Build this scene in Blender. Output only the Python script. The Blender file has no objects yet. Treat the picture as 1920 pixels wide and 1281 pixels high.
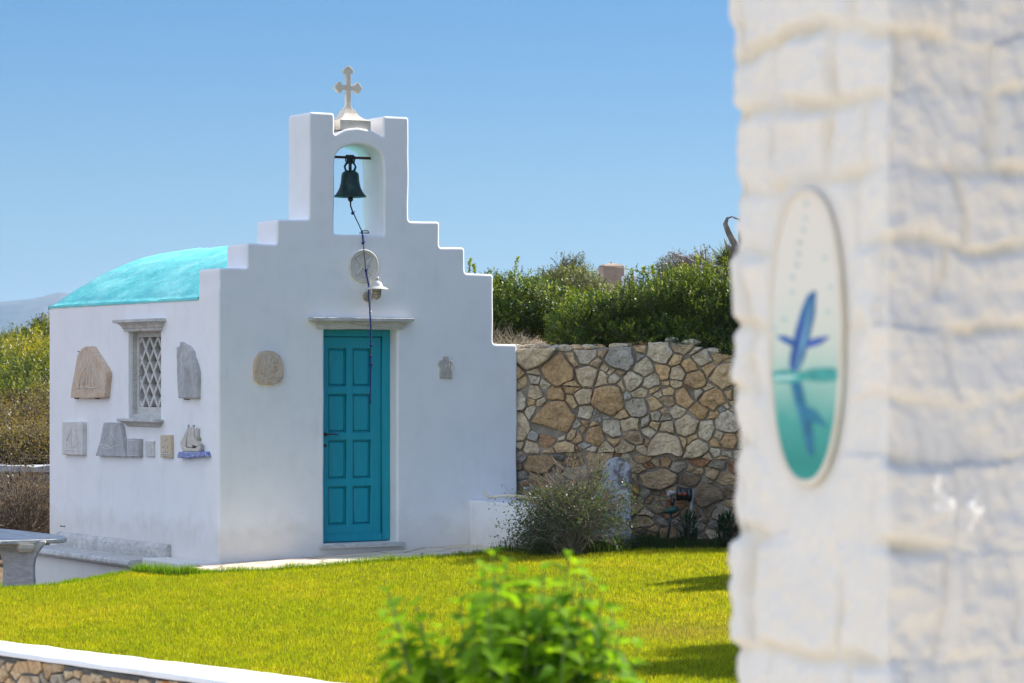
import bpy, bmesh, math, random
import numpy as np
from mathutils import Vector, Matrix, noise
from mathutils.geometry import tessellate_polygon
random.seed(7); RNG = np.random.default_rng(7)
R = math.radians
S = bpy.context.scene
COL = S.collection

# ------------------------------------------------------------------ geometry of the place
F = 5600.0            # focal length in photo pixels (105 mm)
HZ = 710.0            # eye level row in the photo
EYE = 1.75
CX, CY = -2.75, 28.0  # near corner of the chapel
A = R(30)
CA, SA = math.cos(A), math.sin(A)
def ch2w(u, t, z=0.0):            # chapel frame (along facade, into building) -> world
    return Vector((CX + CA*u - SA*t, CY + SA*u + CA*t, z))
def at(x, y, d):                  # photo measurement -> point at depth d
    return Vector(((x-960)/F*d, d, EYE + (HZ-y)/F*d))
def fu(x, y, t=0.0):              # photo measurement -> (u, z) on plane t of the facade
    k = (x-960)/F
    u = (k*(CY + CA*t) - CX + SA*t)/(CA - k*SA)
    d = CY + SA*u + CA*t
    return u, EYE + (HZ-y)/F*d
def lv(x, y, p=0.0):              # -> (v, z) on the side wall, p = distance out of the wall
    k = (x-960)/F
    v = (CX - CA*p - k*(CY - SA*p))/(k*CA + SA)
    d = CY + CA*v - SA*p
    return v, EYE + (HZ-y)/F*d
def gz(X, Y):                     # gentle rise of the lawn
    u = (X-CX)*CA + (Y-CY)*SA
    u = max(0.0, min(3.4, u))
    return 0.042*u

# ------------------------------------------------------------------ object helpers
def tag(o, label=None, cat=None, group=None, kind=None):
    if label: o['label'] = label
    if cat: o['category'] = cat
    if group: o['group'] = group
    if kind: o['kind'] = kind
    return o
def thing(name, label, cat, loc=(0,0,0), rz=0.0, group=None):
    o = bpy.data.objects.new(name, None); COL.objects.link(o)
    o.empty_display_size = 0.1
    o.location = loc; o.rotation_euler = (0, 0, rz)
    return tag(o, label, cat, group)

class MB:
    def __init__(s): s.v = []; s.f = []; s.sm = []; s.c = None
    def add(s, vs, fs, smooth=False):
        b = len(s.v); s.v.extend([tuple(p) for p in vs])
        for f in fs: s.f.append(tuple(b+i for i in f)); s.sm.append(smooth)
    def box(s, a, b):
        x0,y0,z0 = a; x1,y1,z1 = b
        s.add([(x0,y0,z0),(x1,y0,z0),(x1,y1,z0),(x0,y1,z0),(x0,y0,z1),(x1,y0,z1),(x1,y1,z1),(x0,y1,z1)],
              [(0,3,2,1),(4,5,6,7),(0,1,5,4),(1,2,6,5),(2,3,7,6),(3,0,4,7)])
    def rbox(s, a, b, r=.01):     # box with chamfered edges
        x0,y0,z0 = a; x1,y1,z1 = b
        lp = [(x0+r,z0),(x1-r,z0),(x1,z0+r),(x1,z1-r),(x1-r,z1),(x0+r,z1),(x0,z1-r),(x0,z0+r)]
        slab(s, [lp], y0, y1, r*.9, 2, back=True, rback=True)
    def tube(s, pts, rad, n=8, smooth=True, cap=True):
        pts = [Vector(p) for p in pts]
        rads = rad if isinstance(rad, (list, tuple)) else [rad]*len(pts)
        rings = []; prev = None
        for i, p in enumerate(pts):
            t = (pts[min(i+1, len(pts)-1)] - pts[max(i-1, 0)])
            if t.length < 1e-9: t = Vector((0,0,1))
            t.normalize()
            if prev is None:
                a = t.orthogonal().normalized()
            else:
                a = (prev - t*prev.dot(t))
                a = a.normalized() if a.length > 1e-6 else t.orthogonal().normalized()
            prev = a; b = t.cross(a)
            rings.append([p + (a*math.cos(q) + b*math.sin(q))*rads[i] for q in [2*math.pi*k/n for k in range(n)]])
        vs = [q for r_ in rings for q in r_]; fs = []
        for i in range(len(pts)-1):
            for k in range(n):
                fs.append((i*n+k, i*n+(k+1)%n, (i+1)*n+(k+1)%n, (i+1)*n+k))
        s.add(vs, fs, smooth)
        if cap:
            s.add(rings[0], [tuple(range(n))[::-1]]); s.add(rings[-1], [tuple(range(n))])
    def lathe(s, prof, c=(0,0,0), n=24, smooth=True, axis='z'):
        vs = []; fs = []
        for (r, z) in prof:
            for k in range(n):
                q = 2*math.pi*k/n
                if axis == 'z': p = (c[0]+r*math.cos(q), c[1]+r*math.sin(q), c[2]+z)
                else: p = (c[0]+r*math.cos(q), c[1]+z, c[2]+r*math.sin(q))
                vs.append(p)
        for i in range(len(prof)-1):
            for k in range(n):
                fs.append((i*n+k, i*n+(k+1)%n, (i+1)*n+(k+1)%n, (i+1)*n+k))
        s.add(vs, fs, smooth)
    def rings(s, loops, smooth=True, caps=True):
        n = len(loops[0]); vs = [p for l in loops for p in l]; fs = []
        for i in range(len(loops)-1):
            for k in range(n):
                fs.append((i*n+k, i*n+(k+1)%n, (i+1)*n+(k+1)%n, (i+1)*n+k))
        s.add(vs, fs, smooth)
        if caps:
            s.add(loops[0], [tuple(range(n))[::-1]]); s.add(loops[-1], [tuple(range(n))])
    def build(s, name, mat, parent=None, recalc=True, loc=None, rz=None):
        me = bpy.data.meshes.new(name); me.from_pydata(s.v, [], s.f)
        me.polygons.foreach_set('use_smooth', s.sm)
        if recalc:
            bm = bmesh.new(); bm.from_mesh(me)
            bmesh.ops.remove_doubles(bm, verts=bm.verts, dist=1e-5)
            bmesh.ops.recalc_face_normals(bm, faces=bm.faces)
            bm.to_mesh(me); bm.free()
        if s.c is not None:
            at_ = me.color_attributes.new('col', 'FLOAT_COLOR', 'POINT')
            at_.data.foreach_set('color', np.asarray(s.c, dtype=np.float32).ravel())
        me.materials.append(mat)
        o = bpy.data.objects.new(name, me); COL.objects.link(o)
        if parent: o.parent = parent
        if loc is not None: o.location = loc
        if rz is not None: o.rotation_euler = (0,0,rz)
        return o

def np_mesh(name, V, Fc, mat, parent=None, cols=None, loc=None):
    """V (n,3), Fc (m,k) constant-size polygons"""
    me = bpy.data.meshes.new(name)
    me.vertices.add(len(V)); me.vertices.foreach_set('co', np.ascontiguousarray(V, dtype=np.float32).ravel())
    m, k = Fc.shape
    me.loops.add(m*k); me.loops.foreach_set('vertex_index', np.ascontiguousarray(Fc, dtype=np.int32).ravel())
    me.polygons.add(m); me.polygons.foreach_set('loop_start', np.arange(0, m*k, k, dtype=np.int32))
    me.update(calc_edges=True)
    if cols is not None:
        a = me.color_attributes.new('col', 'FLOAT_COLOR', 'POINT')
        a.data.foreach_set('color', np.ascontiguousarray(cols, dtype=np.float32).ravel())
    me.materials.append(mat)
    o = bpy.data.objects.new(name, me); COL.objects.link(o)
    if parent: o.parent = parent
    if loc is not None: o.location = loc
    return o

def area(l): return .5*sum(l[i][0]*l[(i+1)%len(l)][1]-l[(i+1)%len(l)][0]*l[i][1] for i in range(len(l)))
def offset(l, r):
    out = []; n = len(l)
    for i in range(n):
        a, b, c = Vector(l[i-1]), Vector(l[i]), Vector(l[(i+1)%n])
        e1 = b-a; e2 = c-b
        n1 = Vector((-e1.y, e1.x)); n2 = Vector((-e2.y, e2.x))
        if n1.length < 1e-9 or n2.length < 1e-9: out.append((b.x, b.y)); continue
        n1.normalize(); n2.normalize(); m = n1+n2
        if m.length < 1e-6: m = n1.copy()
        m.normalize(); k = 1/max(.5, m.dot(n1))
        q = b + m*r*k; out.append((q.x, q.y))
    return out
def slab(mb, loops, y0, y1, r=.01, seg=3, back=True, rback=False):
    """plate: outlines in (x,z); front plane y0, back plane y1; rounded front rim. loops[0] outer, others holes"""
    L = []
    for i, l in enumerate(loops):
        a = area(l)
        if (i == 0 and a < 0) or (i > 0 and a > 0): l = l[::-1]
        L.append([tuple(p) for p in l])
    fr = []
    for l in L:
        rings_ = []
        for k in range(seg+1):
            th = math.pi/2*k/seg
            o_ = offset(l, r*(1-math.sin(th))) if k < seg else l
            rings_.append([(p[0], y0 + r*(1-math.cos(th)), p[1]) for p in o_])
        if (y1-y0) > 6*r: rings_.append([(p[0], y0+1.5*r, p[1]) for p in l])
        if rback:
            if (y1-y0) > 6*r: rings_.append([(p[0], y1-1.5*r, p[1]) for p in l])
            for k in range(seg, -1, -1):
                th = math.pi/2*k/seg
                o_ = offset(l, r*(1-math.sin(th))) if k < seg else l
                rings_.append([(p[0], y1 - r*(1-math.cos(th)), p[1]) for p in o_])
        else:
            if (y1-y0) > 6*r: rings_.append([(p[0], y1-.0015, p[1]) for p in l])
            rings_.append([(p[0], y1, p[1]) for p in l])
        fr.append(rings_)
        mb.rings(rings_, smooth=True, caps=False)
    for idx, do in ((0, True), (-1, back)):
        if not do: continue
        polys = [[Vector((p[0], p[2], 0)) for p in f_[idx]] for f_ in fr]
        tris = tessellate_polygon(polys)
        flat = [p for f_ in fr for p in f_[idx]]
        mb.add(flat, [tuple(t) for t in tris])
def roundc(poly, r, n=4):
    out = []; m = len(poly)
    for i in range(m):
        a, b, c = Vector(poly[i-1]), Vector(poly[i]), Vector(poly[(i+1)%m])
        rr = min(r, .45*(a-b).length, .45*(c-b).length)
        p = b + (a-b).normalized()*rr; q = b + (c-b).normalized()*rr
        for k in range(n+1):
            s = k/n
            w = p*(1-s)**2 + b*2*s*(1-s) + q*s*s
            out.append((w.x, w.y))
    return out
def wob(poly, step=.06, amp=.004, seed=0.0, freq=3.0):
    out = []; m = len(poly)
    for i in range(m):
        a, b = Vector(poly[i]), Vector(poly[(i+1)%m])
        k = max(1, int((b-a).length/step))
        for j in range(k):
            p = a.lerp(b, j/k)
            out.append((p.x + amp*noise.noise(Vector((p.x*freq, p.y*freq, seed))),
                        p.y + amp*noise.noise(Vector((p.x*freq, p.y*freq, seed+9.3)))))
    return out
def cornice(mb, x0, x1, prof, yb=0.05):
    """mitred moulding against the plane y=0: prof = [(projection, z), ...]"""
    loops = []
    for (o_, z) in prof:
        loops.append([(x0-o_, -o_, z), (x1+o_, -o_, z), (x1+o_, yb, z), (x0-o_, yb, z)])
    mb.rings(loops, smooth=False, caps=True)

# ------------------------------------------------------------------ materials
def newmat(name):
    m = bpy.data.materials.new(name); m.use_nodes = True
    nt = m.node_tree; nt.nodes.clear()
    out = nt.nodes.new('ShaderNodeOutputMaterial')
    return m, nt, out
def nd(nt, t, **k):
    n = nt.nodes.new(t)
    for a, v in k.items():
        if a in n.inputs.keys() if isinstance(a, str) else False: n.inputs[a].default_value = v
        else: setattr(n, a, v)
    return n
def noise_node(nt, vec, scale, detail=4, rough=.55, dist=0.0):
    n = nt.nodes.new('ShaderNodeTexNoise'); n.inputs['Scale'].default_value = scale
    n.inputs['Detail'].default_value = detail; n.inputs['Roughness'].default_value = rough
    n.inputs['Distortion'].default_value = dist
    nt.links.new(vec, n.inputs['Vector']); return n
def ramp(nt, fac, stops):
    r = nt.nodes.new('ShaderNodeValToRGB'); e = r.color_ramp.elements
    while len(e) < len(stops): e.new(.5)
    for i, (p, c) in enumerate(stops):
        e[i].position = p; e[i].color = (*c, 1) if len(c) == 3 else c
    nt.links.new(fac, r.inputs[0]); return r
def mixc(nt, fac, a, b, mode='MIX'):
    m = nt.nodes.new('ShaderNodeMix'); m.data_type = 'RGBA'; m.blend_type = mode
    for sock, v in ((m.inputs['Factor'], fac), (m.inputs[6], a), (m.inputs[7], b)):
        if isinstance(v, (int, float)): sock.default_value = v
        elif isinstance(v, tuple): sock.default_value = (*v, 1)
        else: nt.links.new(v, sock)
    return m.outputs[2]
def pmat(name, stops, scale=4.0, rough=.7, bump=.2, bscale=30.0, detail=6, vec='world', stretch=(1,1,1), vcol=False,
         vmix=1.0, spec=.3, bdist=.01, fine=None, metallic=0.0, dist=0.0):
    """procedural surface: colour from noise through a ramp, noise bump"""
    m, nt, out = newmat(name)
    if vec == 'world':
        g = nt.nodes.new('ShaderNodeNewGeometry'); v = g.outputs['Position']
    else:
        g = nt.nodes.new('ShaderNodeTexCoord'); v = g.outputs['Object']
    mp = nt.nodes.new('ShaderNodeMapping'); mp.inputs['Scale'].default_value = stretch
    nt.links.new(v, mp.inputs['Vector']); v2 = mp.outputs[0]
    b = nt.nodes.new('ShaderNodeBsdfPrincipled')
    b.inputs['Roughness'].default_value = rough; b.inputs['Specular IOR Level'].default_value = spec
    b.inputs['Metallic'].default_value = metallic
    n1 = noise_node(nt, v2, scale, detail, .6, dist)
    c = ramp(nt, n1.outputs[0], stops).outputs[0]
    if fine:
        n3 = noise_node(nt, v2, fine[0], 3, .6)
        r3 = ramp(nt, n3.outputs[0], [(fine[1], (1,1,1)), (fine[2], fine[3])])
        c = mixc(nt, 1.0, c, r3.outputs[0], 'MULTIPLY')
    if vcol:
        at_ = nt.nodes.new('ShaderNodeAttribute'); at_.attribute_name = 'col'
        c = mixc(nt, vmix, c, at_.outputs['Color'], 'MULTIPLY')
    nt.links.new(c, b.inputs['Base Color'])
    if bump:
        n2 = noise_node(nt, v, bscale, 6, .6)
        bp = nt.nodes.new('ShaderNodeBump'); bp.inputs['Strength'].default_value = bump
        bp.inputs['Distance'].default_value = bdist
        nt.links.new(n2.outputs[0], bp.inputs['Height']); nt.links.new(bp.outputs[0], b.inputs['Normal'])
    nt.links.new(b.outputs[0], out.inputs[0])
    return m
def leafmat(name, tint=(1,1,1), trans=.45, rough=.45, spec=.35):
    m, nt, out = newmat(name)
    at_ = nt.nodes.new('ShaderNodeAttribute'); at_.attribute_name = 'col'
    c = mixc(nt, 1.0, at_.outputs['Color'], tint, 'MULTIPLY')
    b = nt.nodes.new('ShaderNodeBsdfPrincipled'); b.inputs['Roughness'].default_value = rough
    b.inputs['Specular IOR Level'].default_value = spec
    nt.links.new(c, b.inputs['Base Color'])
    t = nt.nodes.new('ShaderNodeBsdfTranslucent')
    c2 = mixc(nt, 1.0, c, (1.5, 1.45, .55), 'MULTIPLY'); nt.links.new(c2, t.inputs['Color'])
    mx = nt.nodes.new('ShaderNodeMixShader'); mx.inputs[0].default_value = trans
    nt.links.new(b.outputs[0], mx.inputs[1]); nt.links.new(t.outputs[0], mx.inputs[2])
    nt.links.new(mx.outputs[0], out.inputs[0]); return m

M = {}
M['white'] = pmat('whitewash', [(.25,(.76,.765,.78)),(.5,(.80,.80,.805)),(.75,(.83,.83,.825))], 1.3, .95, .4, 18, vec='world', spec=.05, bdist=.005,
                  fine=(5,.5,.85,(.93,.93,.925)))
def add_dirt(m):
    nt = m.node_tree; b = next(n for n in nt.nodes if n.type == 'BSDF_PRINCIPLED'); src = b.inputs['Base Color'].links[0].from_socket
    g = nt.nodes.new('ShaderNodeNewGeometry'); sx = nt.nodes.new('ShaderNodeSeparateXYZ'); nt.links.new(g.outputs['Position'], sx.inputs[0])
    mp = nt.nodes.new('ShaderNodeMapping'); mp.inputs['Scale'].default_value = (1,1,.12); nt.links.new(g.outputs['Position'], mp.inputs[0])
    n1 = noise_node(nt, mp.outputs[0], 9, 5); n2 = noise_node(nt, g.outputs['Position'], 5, 5)
    st = ramp(nt, n1.outputs[0], [(.56,(1,1,1)),(.74,(.93,.925,.91))]).outputs[0]
    a = nt.nodes.new('ShaderNodeMath'); a.operation = 'MULTIPLY_ADD'; nt.links.new(n2.outputs[0], a.inputs[0]); a.inputs[1].default_value = -.45; nt.links.new(sx.outputs[2], a.inputs[2])
    lo_ = ramp(nt, a.outputs[0], [(0,(.84,.80,.73)),(.22,(1,1,1))]).outputs[0]
    c = mixc(nt, .6, src, st, 'MULTIPLY'); c = mixc(nt, .6, c, lo_, 'MULTIPLY'); nt.links.new(c, b.inputs['Base Color'])
add_dirt(M['white'])
M['teal'] = pmat('door_paint', [(.3,(.002,.26,.345)),(.7,(.004,.315,.40))], 5, .42, .12, 40, stretch=(8,8,.7), spec=.45, bdist=.003)
M['roof'] = pmat('turquoise_limewash', [(.25,(.10,.52,.53)),(.5,(.18,.62,.60)),(.72,(.30,.70,.66))], 2.2, .85, .6, 9, spec=.15, bdist=.02,
                 fine=(14,.5,.75,(.80,.93,.95)))
M['marble'] = pmat('weathered_marble', [(.25,(.40,.39,.36)),(.5,(.54,.53,.50)),(.75,(.66,.65,.62))], 5, .65, .3, 45, stretch=(1,1,3), spec=.25, bdist=.004,
                   fine=(24,.45,.8,(.72,.71,.70)), dist=1.2)
M['marble_grey'] = pmat('grey_marble', [(.25,(.36,.355,.34)),(.5,(.53,.52,.495)),(.75,(.68,.67,.64))], 3.2, .55, .3, 30, stretch=(1,1,2.2), spec=.35, bdist=.004,
                   fine=(18,.45,.75,(.70,.71,.72)), dist=2.0)
M['marble_cream'] = pmat('cream_marble', [(.25,(.52,.46,.38)),(.5,(.66,.60,.50)),(.75,(.74,.69,.60))], 7, .7, .4, 50, spec=.2, bdist=.004, fine=(40,.5,.8,(.75,.72,.68)))
M['medal'] = pmat('medallion_plaster', [(.3,(.52,.50,.45)),(.7,(.66,.64,.58))], 12, .8, .4, 60, spec=.2, bdist=.004)
M['iron'] = pmat('black_iron', [(.3,(.012,.011,.011)),(.7,(.035,.028,.024))], 30, .6, .3, 90, spec=.4, bdist=.002)
M['rust'] = pmat('rusty_iron', [(.3,(.03,.018,.012)),(.7,(.10,.05,.03))], 60, .75, .3, 90, spec=.3, bdist=.002)
M['bronze'] = pmat('green_bronze', [(.3,(.010,.018,.017)),(.55,(.016,.04,.036)),(.75,(.03,.09,.075))], 9, .5, .25, 60, spec=.5, bdist=.003, metallic=.35)
M['rope_blue'] = pmat('blue_rope', [(.3,(.006,.014,.09)),(.7,(.012,.035,.20))], 90, .7, .6, 300, spec=.3, bdist=.002)
M['lamp'] = pmat('cream_enamel', [(.3,(.52,.50,.44)),(.7,(.62,.60,.54))], 25, .4, .1, 80, spec=.5, bdist=.002)
M['lamp_grey'] = pmat('greyed_brass', [(.3,(.20,.18,.14)),(.7,(.34,.31,.25))], 40, .5, .2, 80, spec=.5, bdist=.002)
M['paving'] = None
M['stone'] = pmat('wall_stone', [(.25,(.42,.37,.33)),(.42,(.82,.78,.73)),(.6,(1.0,.95,.86)),(.8,(1.15,1.13,1.10))], 6, .9, 1.0, 24, vcol=True, spec=.15, bdist=.035,
                  fine=(34,.42,.75,(.62,.58,.53)), dist=.8)
M['mortar'] = pmat('mortar', [(.3,(.22,.185,.145)),(.7,(.38,.33,.265))], 8, .95, .9, 40, spec=.1, bdist=.02)
M['mortar_grey'] = pmat('grey_mortar', [(.3,(.10,.10,.10)),(.7,(.19,.19,.185))], 8, .95, .9, 40, spec=.1, bdist=.02)
M['soil'] = pmat('dry_soil', [(.3,(.13,.085,.05)),(.7,(.28,.20,.13))], .8, .95, .8, 12, spec=.1, bdist=.05, fine=(9,.4,.7,(.6,.6,.6)))
M['turf'] = pmat('turf_base', [(.3,(.050,.065,.008)),(.7,(.10,.115,.012))], 5, .95, .8, 60, spec=.1, bdist=.02)
M['twig'] = pmat('dry_twig', [(.3,(.13,.10,.075)),(.7,(.26,.21,.16))], 20, .9, .3, 80, spec=.1, bdist=.003)
M['twig_pale'] = pmat('pale_twig', [(.3,(.26,.22,.15)),(.7,(.46,.40,.28))], 20, .9, .3, 80, spec=.1, bdist=.003)
M['twig_mid'] = pmat('grey_twig', [(.3,(.17,.145,.11)),(.7,(.33,.28,.21))], 20, .9, .3, 80, spec=.1, bdist=.003)
M['bark'] = pmat('bark', [(.3,(.06,.045,.032)),(.7,(.14,.11,.08))], 18, .9, .6, 50, spec=.1, bdist=.01)
M['leaf'] = leafmat('foliage_leaf')
M['leaf_soft'] = leafmat('soft_leaf', trans=.5, rough=.6, spec=.15)
M['grass'] = leafmat('grass_blade', trans=.5, rough=.6, spec=.15)
M['black_plastic'] = pmat('black_plastic', [(.3,(.012,.012,.013)),(.7,(.02,.02,.021))], 30, .4, 0, spec=.5)
M['grey_plastic'] = pmat('grey_plastic', [(.3,(.30,.30,.30)),(.7,(.38,.38,.37))], 20, .5, 0, spec=.4)
M['orange_plastic'] = pmat('orange_plastic', [(.3,(.28,.04,.02)),(.7,(.34,.05,.02))], 20, .5, 0, spec=.4)
M['green_plastic'] = pmat('green_plastic', [(.3,(.008,.05,.035)),(.7,(.012,.07,.045))], 20, .5, 0, spec=.4)
M['stucco'] = pmat('tan_stucco', [(.3,(.36,.27,.20)),(.7,(.47,.37,.29))], 6, .95, .5, 20, spec=.1, bdist=.02)

def glassy(name, col, rough=.15):
    m, nt, out = newmat(name)
    b = nt.nodes.new('ShaderNodeBsdfPrincipled'); b.inputs['Base Color'].default_value = (*col, 1)
    b.inputs['Roughness'].default_value = rough; b.inputs['Transmission Weight'].default_value = .35
    nt.links.new(b.outputs[0], out.inputs[0]); return m
M['lampglass'] = glassy('amber_lamp_glass', (.55,.47,.33), .3)
M['pane'] = pmat('dark_window_glass', [(.3,(.003,.004,.010)),(.7,(.005,.007,.016))], 5, .35, 0, spec=.15)

# paving: irregular flags
def paving():
    m, nt, out = newmat('stone_paving')
    g = nt.nodes.new('ShaderNodeNewGeometry'); v = g.outputs['Position']
    vo = nt.nodes.new('ShaderNodeTexVoronoi'); vo.inputs['Scale'].default_value = 2.0; vo.feature = 'DISTANCE_TO_EDGE'
    nt.links.new(v, vo.inputs['Vector'])
    vc = nt.nodes.new('ShaderNodeTexVoronoi'); vc.inputs['Scale'].default_value = 2.0; nt.links.new(v, vc.inputs['Vector'])
    n = noise_node(nt, v, 9, 6)
    c = ramp(nt, n.outputs[0], [(.3,(.60,.50,.37)),(.7,(.78,.68,.53))]).outputs[0]
    h = nt.nodes.new('ShaderNodeHueSaturation'); h.inputs['Saturation'].default_value = .35
    nt.links.new(vc.outputs['Color'], h.inputs['Color'])
    c = mixc(nt, .18, c, h.outputs[0], 'MULTIPLY')
    j = ramp(nt, vo.outputs['Distance'], [(0,(.30,.27,.23)),(.035,(1,1,1))])
    c = mixc(nt, 1.0, c, j.outputs[0], 'MULTIPLY')
    b = nt.nodes.new('ShaderNodeBsdfPrincipled'); b.inputs['Roughness'].default_value = .85
    nt.links.new(c, b.inputs['Base Color'])
    bp = nt.nodes.new('ShaderNodeBump'); bp.inputs['Strength'].default_value = .4; bp.inputs['Distance'].default_value = .01
    nt.links.new(n.outputs[0], bp.inputs['Height']); nt.links.new(bp.outputs[0], b.inputs['Normal'])
    nt.links.new(b.outputs[0], out.inputs[0]); return m
M['paving'] = paving()

# ================================================================== THE CHAPEL
chapel = thing('chapel', 'small whitewashed chapel with stepped bell gable, teal door and turquoise vaulted roof', 'chapel', (CX, CY, 0), A)
W = 2.963; TH = .45; LEN = 4.33; WT = 2.515
# facade outline (u,z)
out = [(0,-.6),(3.236,-.6),(3.236,2.093),(2.963,2.093),(2.963,2.785),(2.65,2.785),(2.65,3.03),(2.357,3.03),(2.357,3.285),
       (2.02,3.285),(2.02,4.295),(1.746,4.295),(1.746,4.09),(1.62,4.145),(1.48,4.165),(1.34,4.145),(1.211,4.08),(1.211,4.29),(.944,4.29),(.944,3.265),
       (.6075,3.265),(.6075,3.02),(.291,3.02),(.291,2.785),(0,2.785)]
out = [((0.0 if (p[0] < .03 and p[1] < 2.6) else p[0]), p[1]) for p in wob(roundc(out, .03, 3), .05, .012, 1.0, 2.5)]
arch = [(1.211,3.136),(1.746,3.136),(1.746,3.78)]
for k in range(1, 12):
    q = math.pi*k/12; arch.append((1.4785+.2675*math.cos(q)**1 if True else 0, 3.80+.205*math.sin(q)**.75))
arch.append((1.211,3.78))
arch = wob(roundc(arch, .02, 2), .05, .008, 4.0, 3)
door_hole = [(1.103,.17),(1.892,.17),(1.892,2.224),(1.103,2.224)]
door_hole = wob(roundc(door_hole, .012, 2), .08, .005, 6.0, 3)
mb = MB(); slab(mb, [out, arch, door_hole], 0, TH, .022, 3, back=True)
facade = mb.build('facade', M['white'], chapel)
# side, rear and far walls
def unlv(v): return v
v0, zt = lv(241, 622); v1, zb = lv(302, 790)
ZB = lv(260, 786)[1]; ZT = lv(260, 621)[1]
WV0, WV1 = 1.356, 2.173
side_out = wob([(TH+.0005,-.6),(LEN,-.6),(LEN,WT),(TH+.0005,WT)], .12, .0, 2.0, 2)
hole = [(WV0,ZB),(WV1,ZB),(WV1,ZT),(WV0,ZT)]
tmp = MB(); slab(tmp, [side_out, roundc(hole,.01,2)], 0, .30, .0012, 1, back=True)
mb = MB()
mb.add([(p[1], p[0], p[2]) for p in tmp.v], tmp.f, False)
mb.box((.30, LEN-.3, -.6), (W, LEN, WT)); mb.box((W-.3, TH+.001, -.6), (W, LEN-.3, WT))
prof = [(0,2.50),(.10,2.575),(.22,2.65),(.40,2.752),(.62,2.875),(.83,2.972),(1.05,3.05),(1.27,3.11),(1.48,3.14)]
prof = prof + [(W-a, b) for a, b in prof[::-1][1:]]
def rz_(u):
    for i in range(len(prof)-1):
        if prof[i][0] <= u <= prof[i+1][0]:
            s = (u-prof[i][0])/(prof[i+1][0]-prof[i][0]); return prof[i][1]*(1-s)+prof[i+1][1]*s
    return 2.5
g = [(u, LEN-.02, rz_(u)-.03) for u in np.linspace(.02, W-.02, 30)] + [(W-.02, LEN-.02, WT), (.02, LEN-.02, WT)]
g2 = [(p[0], LEN-.25, p[2]) for p in g]
mb.rings([g, g2], smooth=False)
mb.build('walls', M['white'], chapel)
# roof
nu, nv = 60, 60; vs = []; fs = []
for j in range(nv+1):
    t = TH + .002 + (LEN+.012-TH)*j/nv
    for i in range(nu+1):
        u = -.012 + (W+.024)*i/nu
        z = rz_(max(0, min(W, u))) + .016*noise.noise(Vector((u*2.2, t*2.2, 3))) + .007*noise.noise(Vector((u*7, t*7, 5)))
        if i in (0, nu): z = 2.515 + .012*noise.noise(Vector((u, t*5, 1)))
        vs.append((u, t, z + (.004 if i in (0,nu) else 0)))
n1 = nu+1
for j in range(nv):
    for i in range(nu): fs.append((j*n1+i, j*n1+i+1, (j+1)*n1+i+1, (j+1)*n1+i))
b0 = len(vs)
for j in range(nv+1):
    x, y, z = vs[j*n1]; vs.append((x+.004, y, 2.497+.006*noise.noise(Vector((0, y*6, 2)))))
for j in range(nv): fs.append((j*n1, (j+1)*n1, b0+j+1, b0+j))
b1 = len(vs)
for i in range(nu+1):
    x, y, z = vs[nv*n1+i]; vs.append((x, y, z-.04))
for i in range(nu): fs.append((nv*n1+i, nv*n1+i+1, b1+i+1, b1+i))
mb = MB(); mb.add(vs, fs, True); roof = mb.build('roof', M['roof'], chapel)
# door
DT = .165
door = MB()
ul = 1.103-.0; ur = 1.892
lw0 = fu(601, 700, DT)[0]; lw1 = fu(714.5, 700, DT)[0]
lz0 = fu(660, 1015, DT)[1]; lz1 = fu(660, 632, DT)[1]
holes = []
cols = [(fu(616,700,DT)[0], fu(650,700,DT)[0]), (fu(662,700,DT)[0], fu(695.5,700,DT)[0])]
rows = [(653.5,725),(739,811),(825,897.5),(911.5,984)]
for a, b in cols:
    for y0, y1 in rows:
        z1 = fu(660, y0, DT)[1]; z0 = fu(660, y1, DT)[1]
        holes.append([(a,z0),(b,z0),(b,z1),(a,z1)])
slab(door, [[(lw0,lz0),(lw1,lz0),(lw1,lz1),(lw0,lz1)]]+holes, DT, DT+.045, .008, 3)
dl = door.build('door', M['teal'], chapel)
pm = MB()
for h in holes:
    (a,z0),(b,_),(_,z1),_ = h
    # bolection ring and raised field
    slab(pm, [[(a+.012,z0+.012),(b-.012,z0+.012),(b-.012,z1-.012),(a+.012,z1-.012)]], DT+.018, DT+.04, .016, 1)
    slab(pm, [[(a-.001,z0-.001),(b+.001,z0-.001),(b+.001,z1+.001),(a-.001,z1+.001)]], DT+.034, DT+.043, .001, 1)
pm.box((lw0+.002, DT-.018, lz0+.002), (lw1-.002, DT-.0005, lz0+.075))
pm.build('door_panels', M['teal'], dl)
hm = MB()
hu, hz = fu(611, 815, DT-.02)
hm.lathe([(0,0),(.018,0),(.018,.01),(.0,.012)], (hu, DT-.012, hz), 14, axis='y')
hm.tube([(hu,DT,hz),(hu,DT-.045,hz),(hu+.03,DT-.05,hz+.004),(hu+.075,DT-.052,hz+.004),(hu+.115,DT-.05,hz-.004)], [.008,.008,.008,.007,.005], 8)
hm.build('handle', M['rust'], dl)
hm = MB(); hm.lathe([(0,0),(.015,0),(.013,.006),(.0,.008)], (hu, DT-.008, fu(611,836,DT)[1]), 14, axis='y')
hm.build('keyhole_plate', M['rust'], dl)
fm = MB()
fz1 = 2.222
fr_o = [(ul+.002, .172),(ur-.002,.172),(ur-.002,fz1),(ul+.002,fz1)]
fr_i = [(lw0-.004, .173+.0),(lw1+.004,.173),(lw1+.004,lz1+.004),(lw0-.004,lz1+.004)]
for (a, b) in (((ul+.002,.18),(lw0-.004,fz1)), ((lw1+.004,.18),(ur-.002,fz1)), ((lw0-.003,lz1+.004),(lw1+.003,fz1))):
    slab(fm, [[(a[0],a[1]),(b[0],a[1]),(b[0],b[1]),(a[0],b[1])]], DT-.02, DT+.06, .006, 2)
fm.build('door_frame', M['teal'], chapel)
mb = MB()
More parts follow.
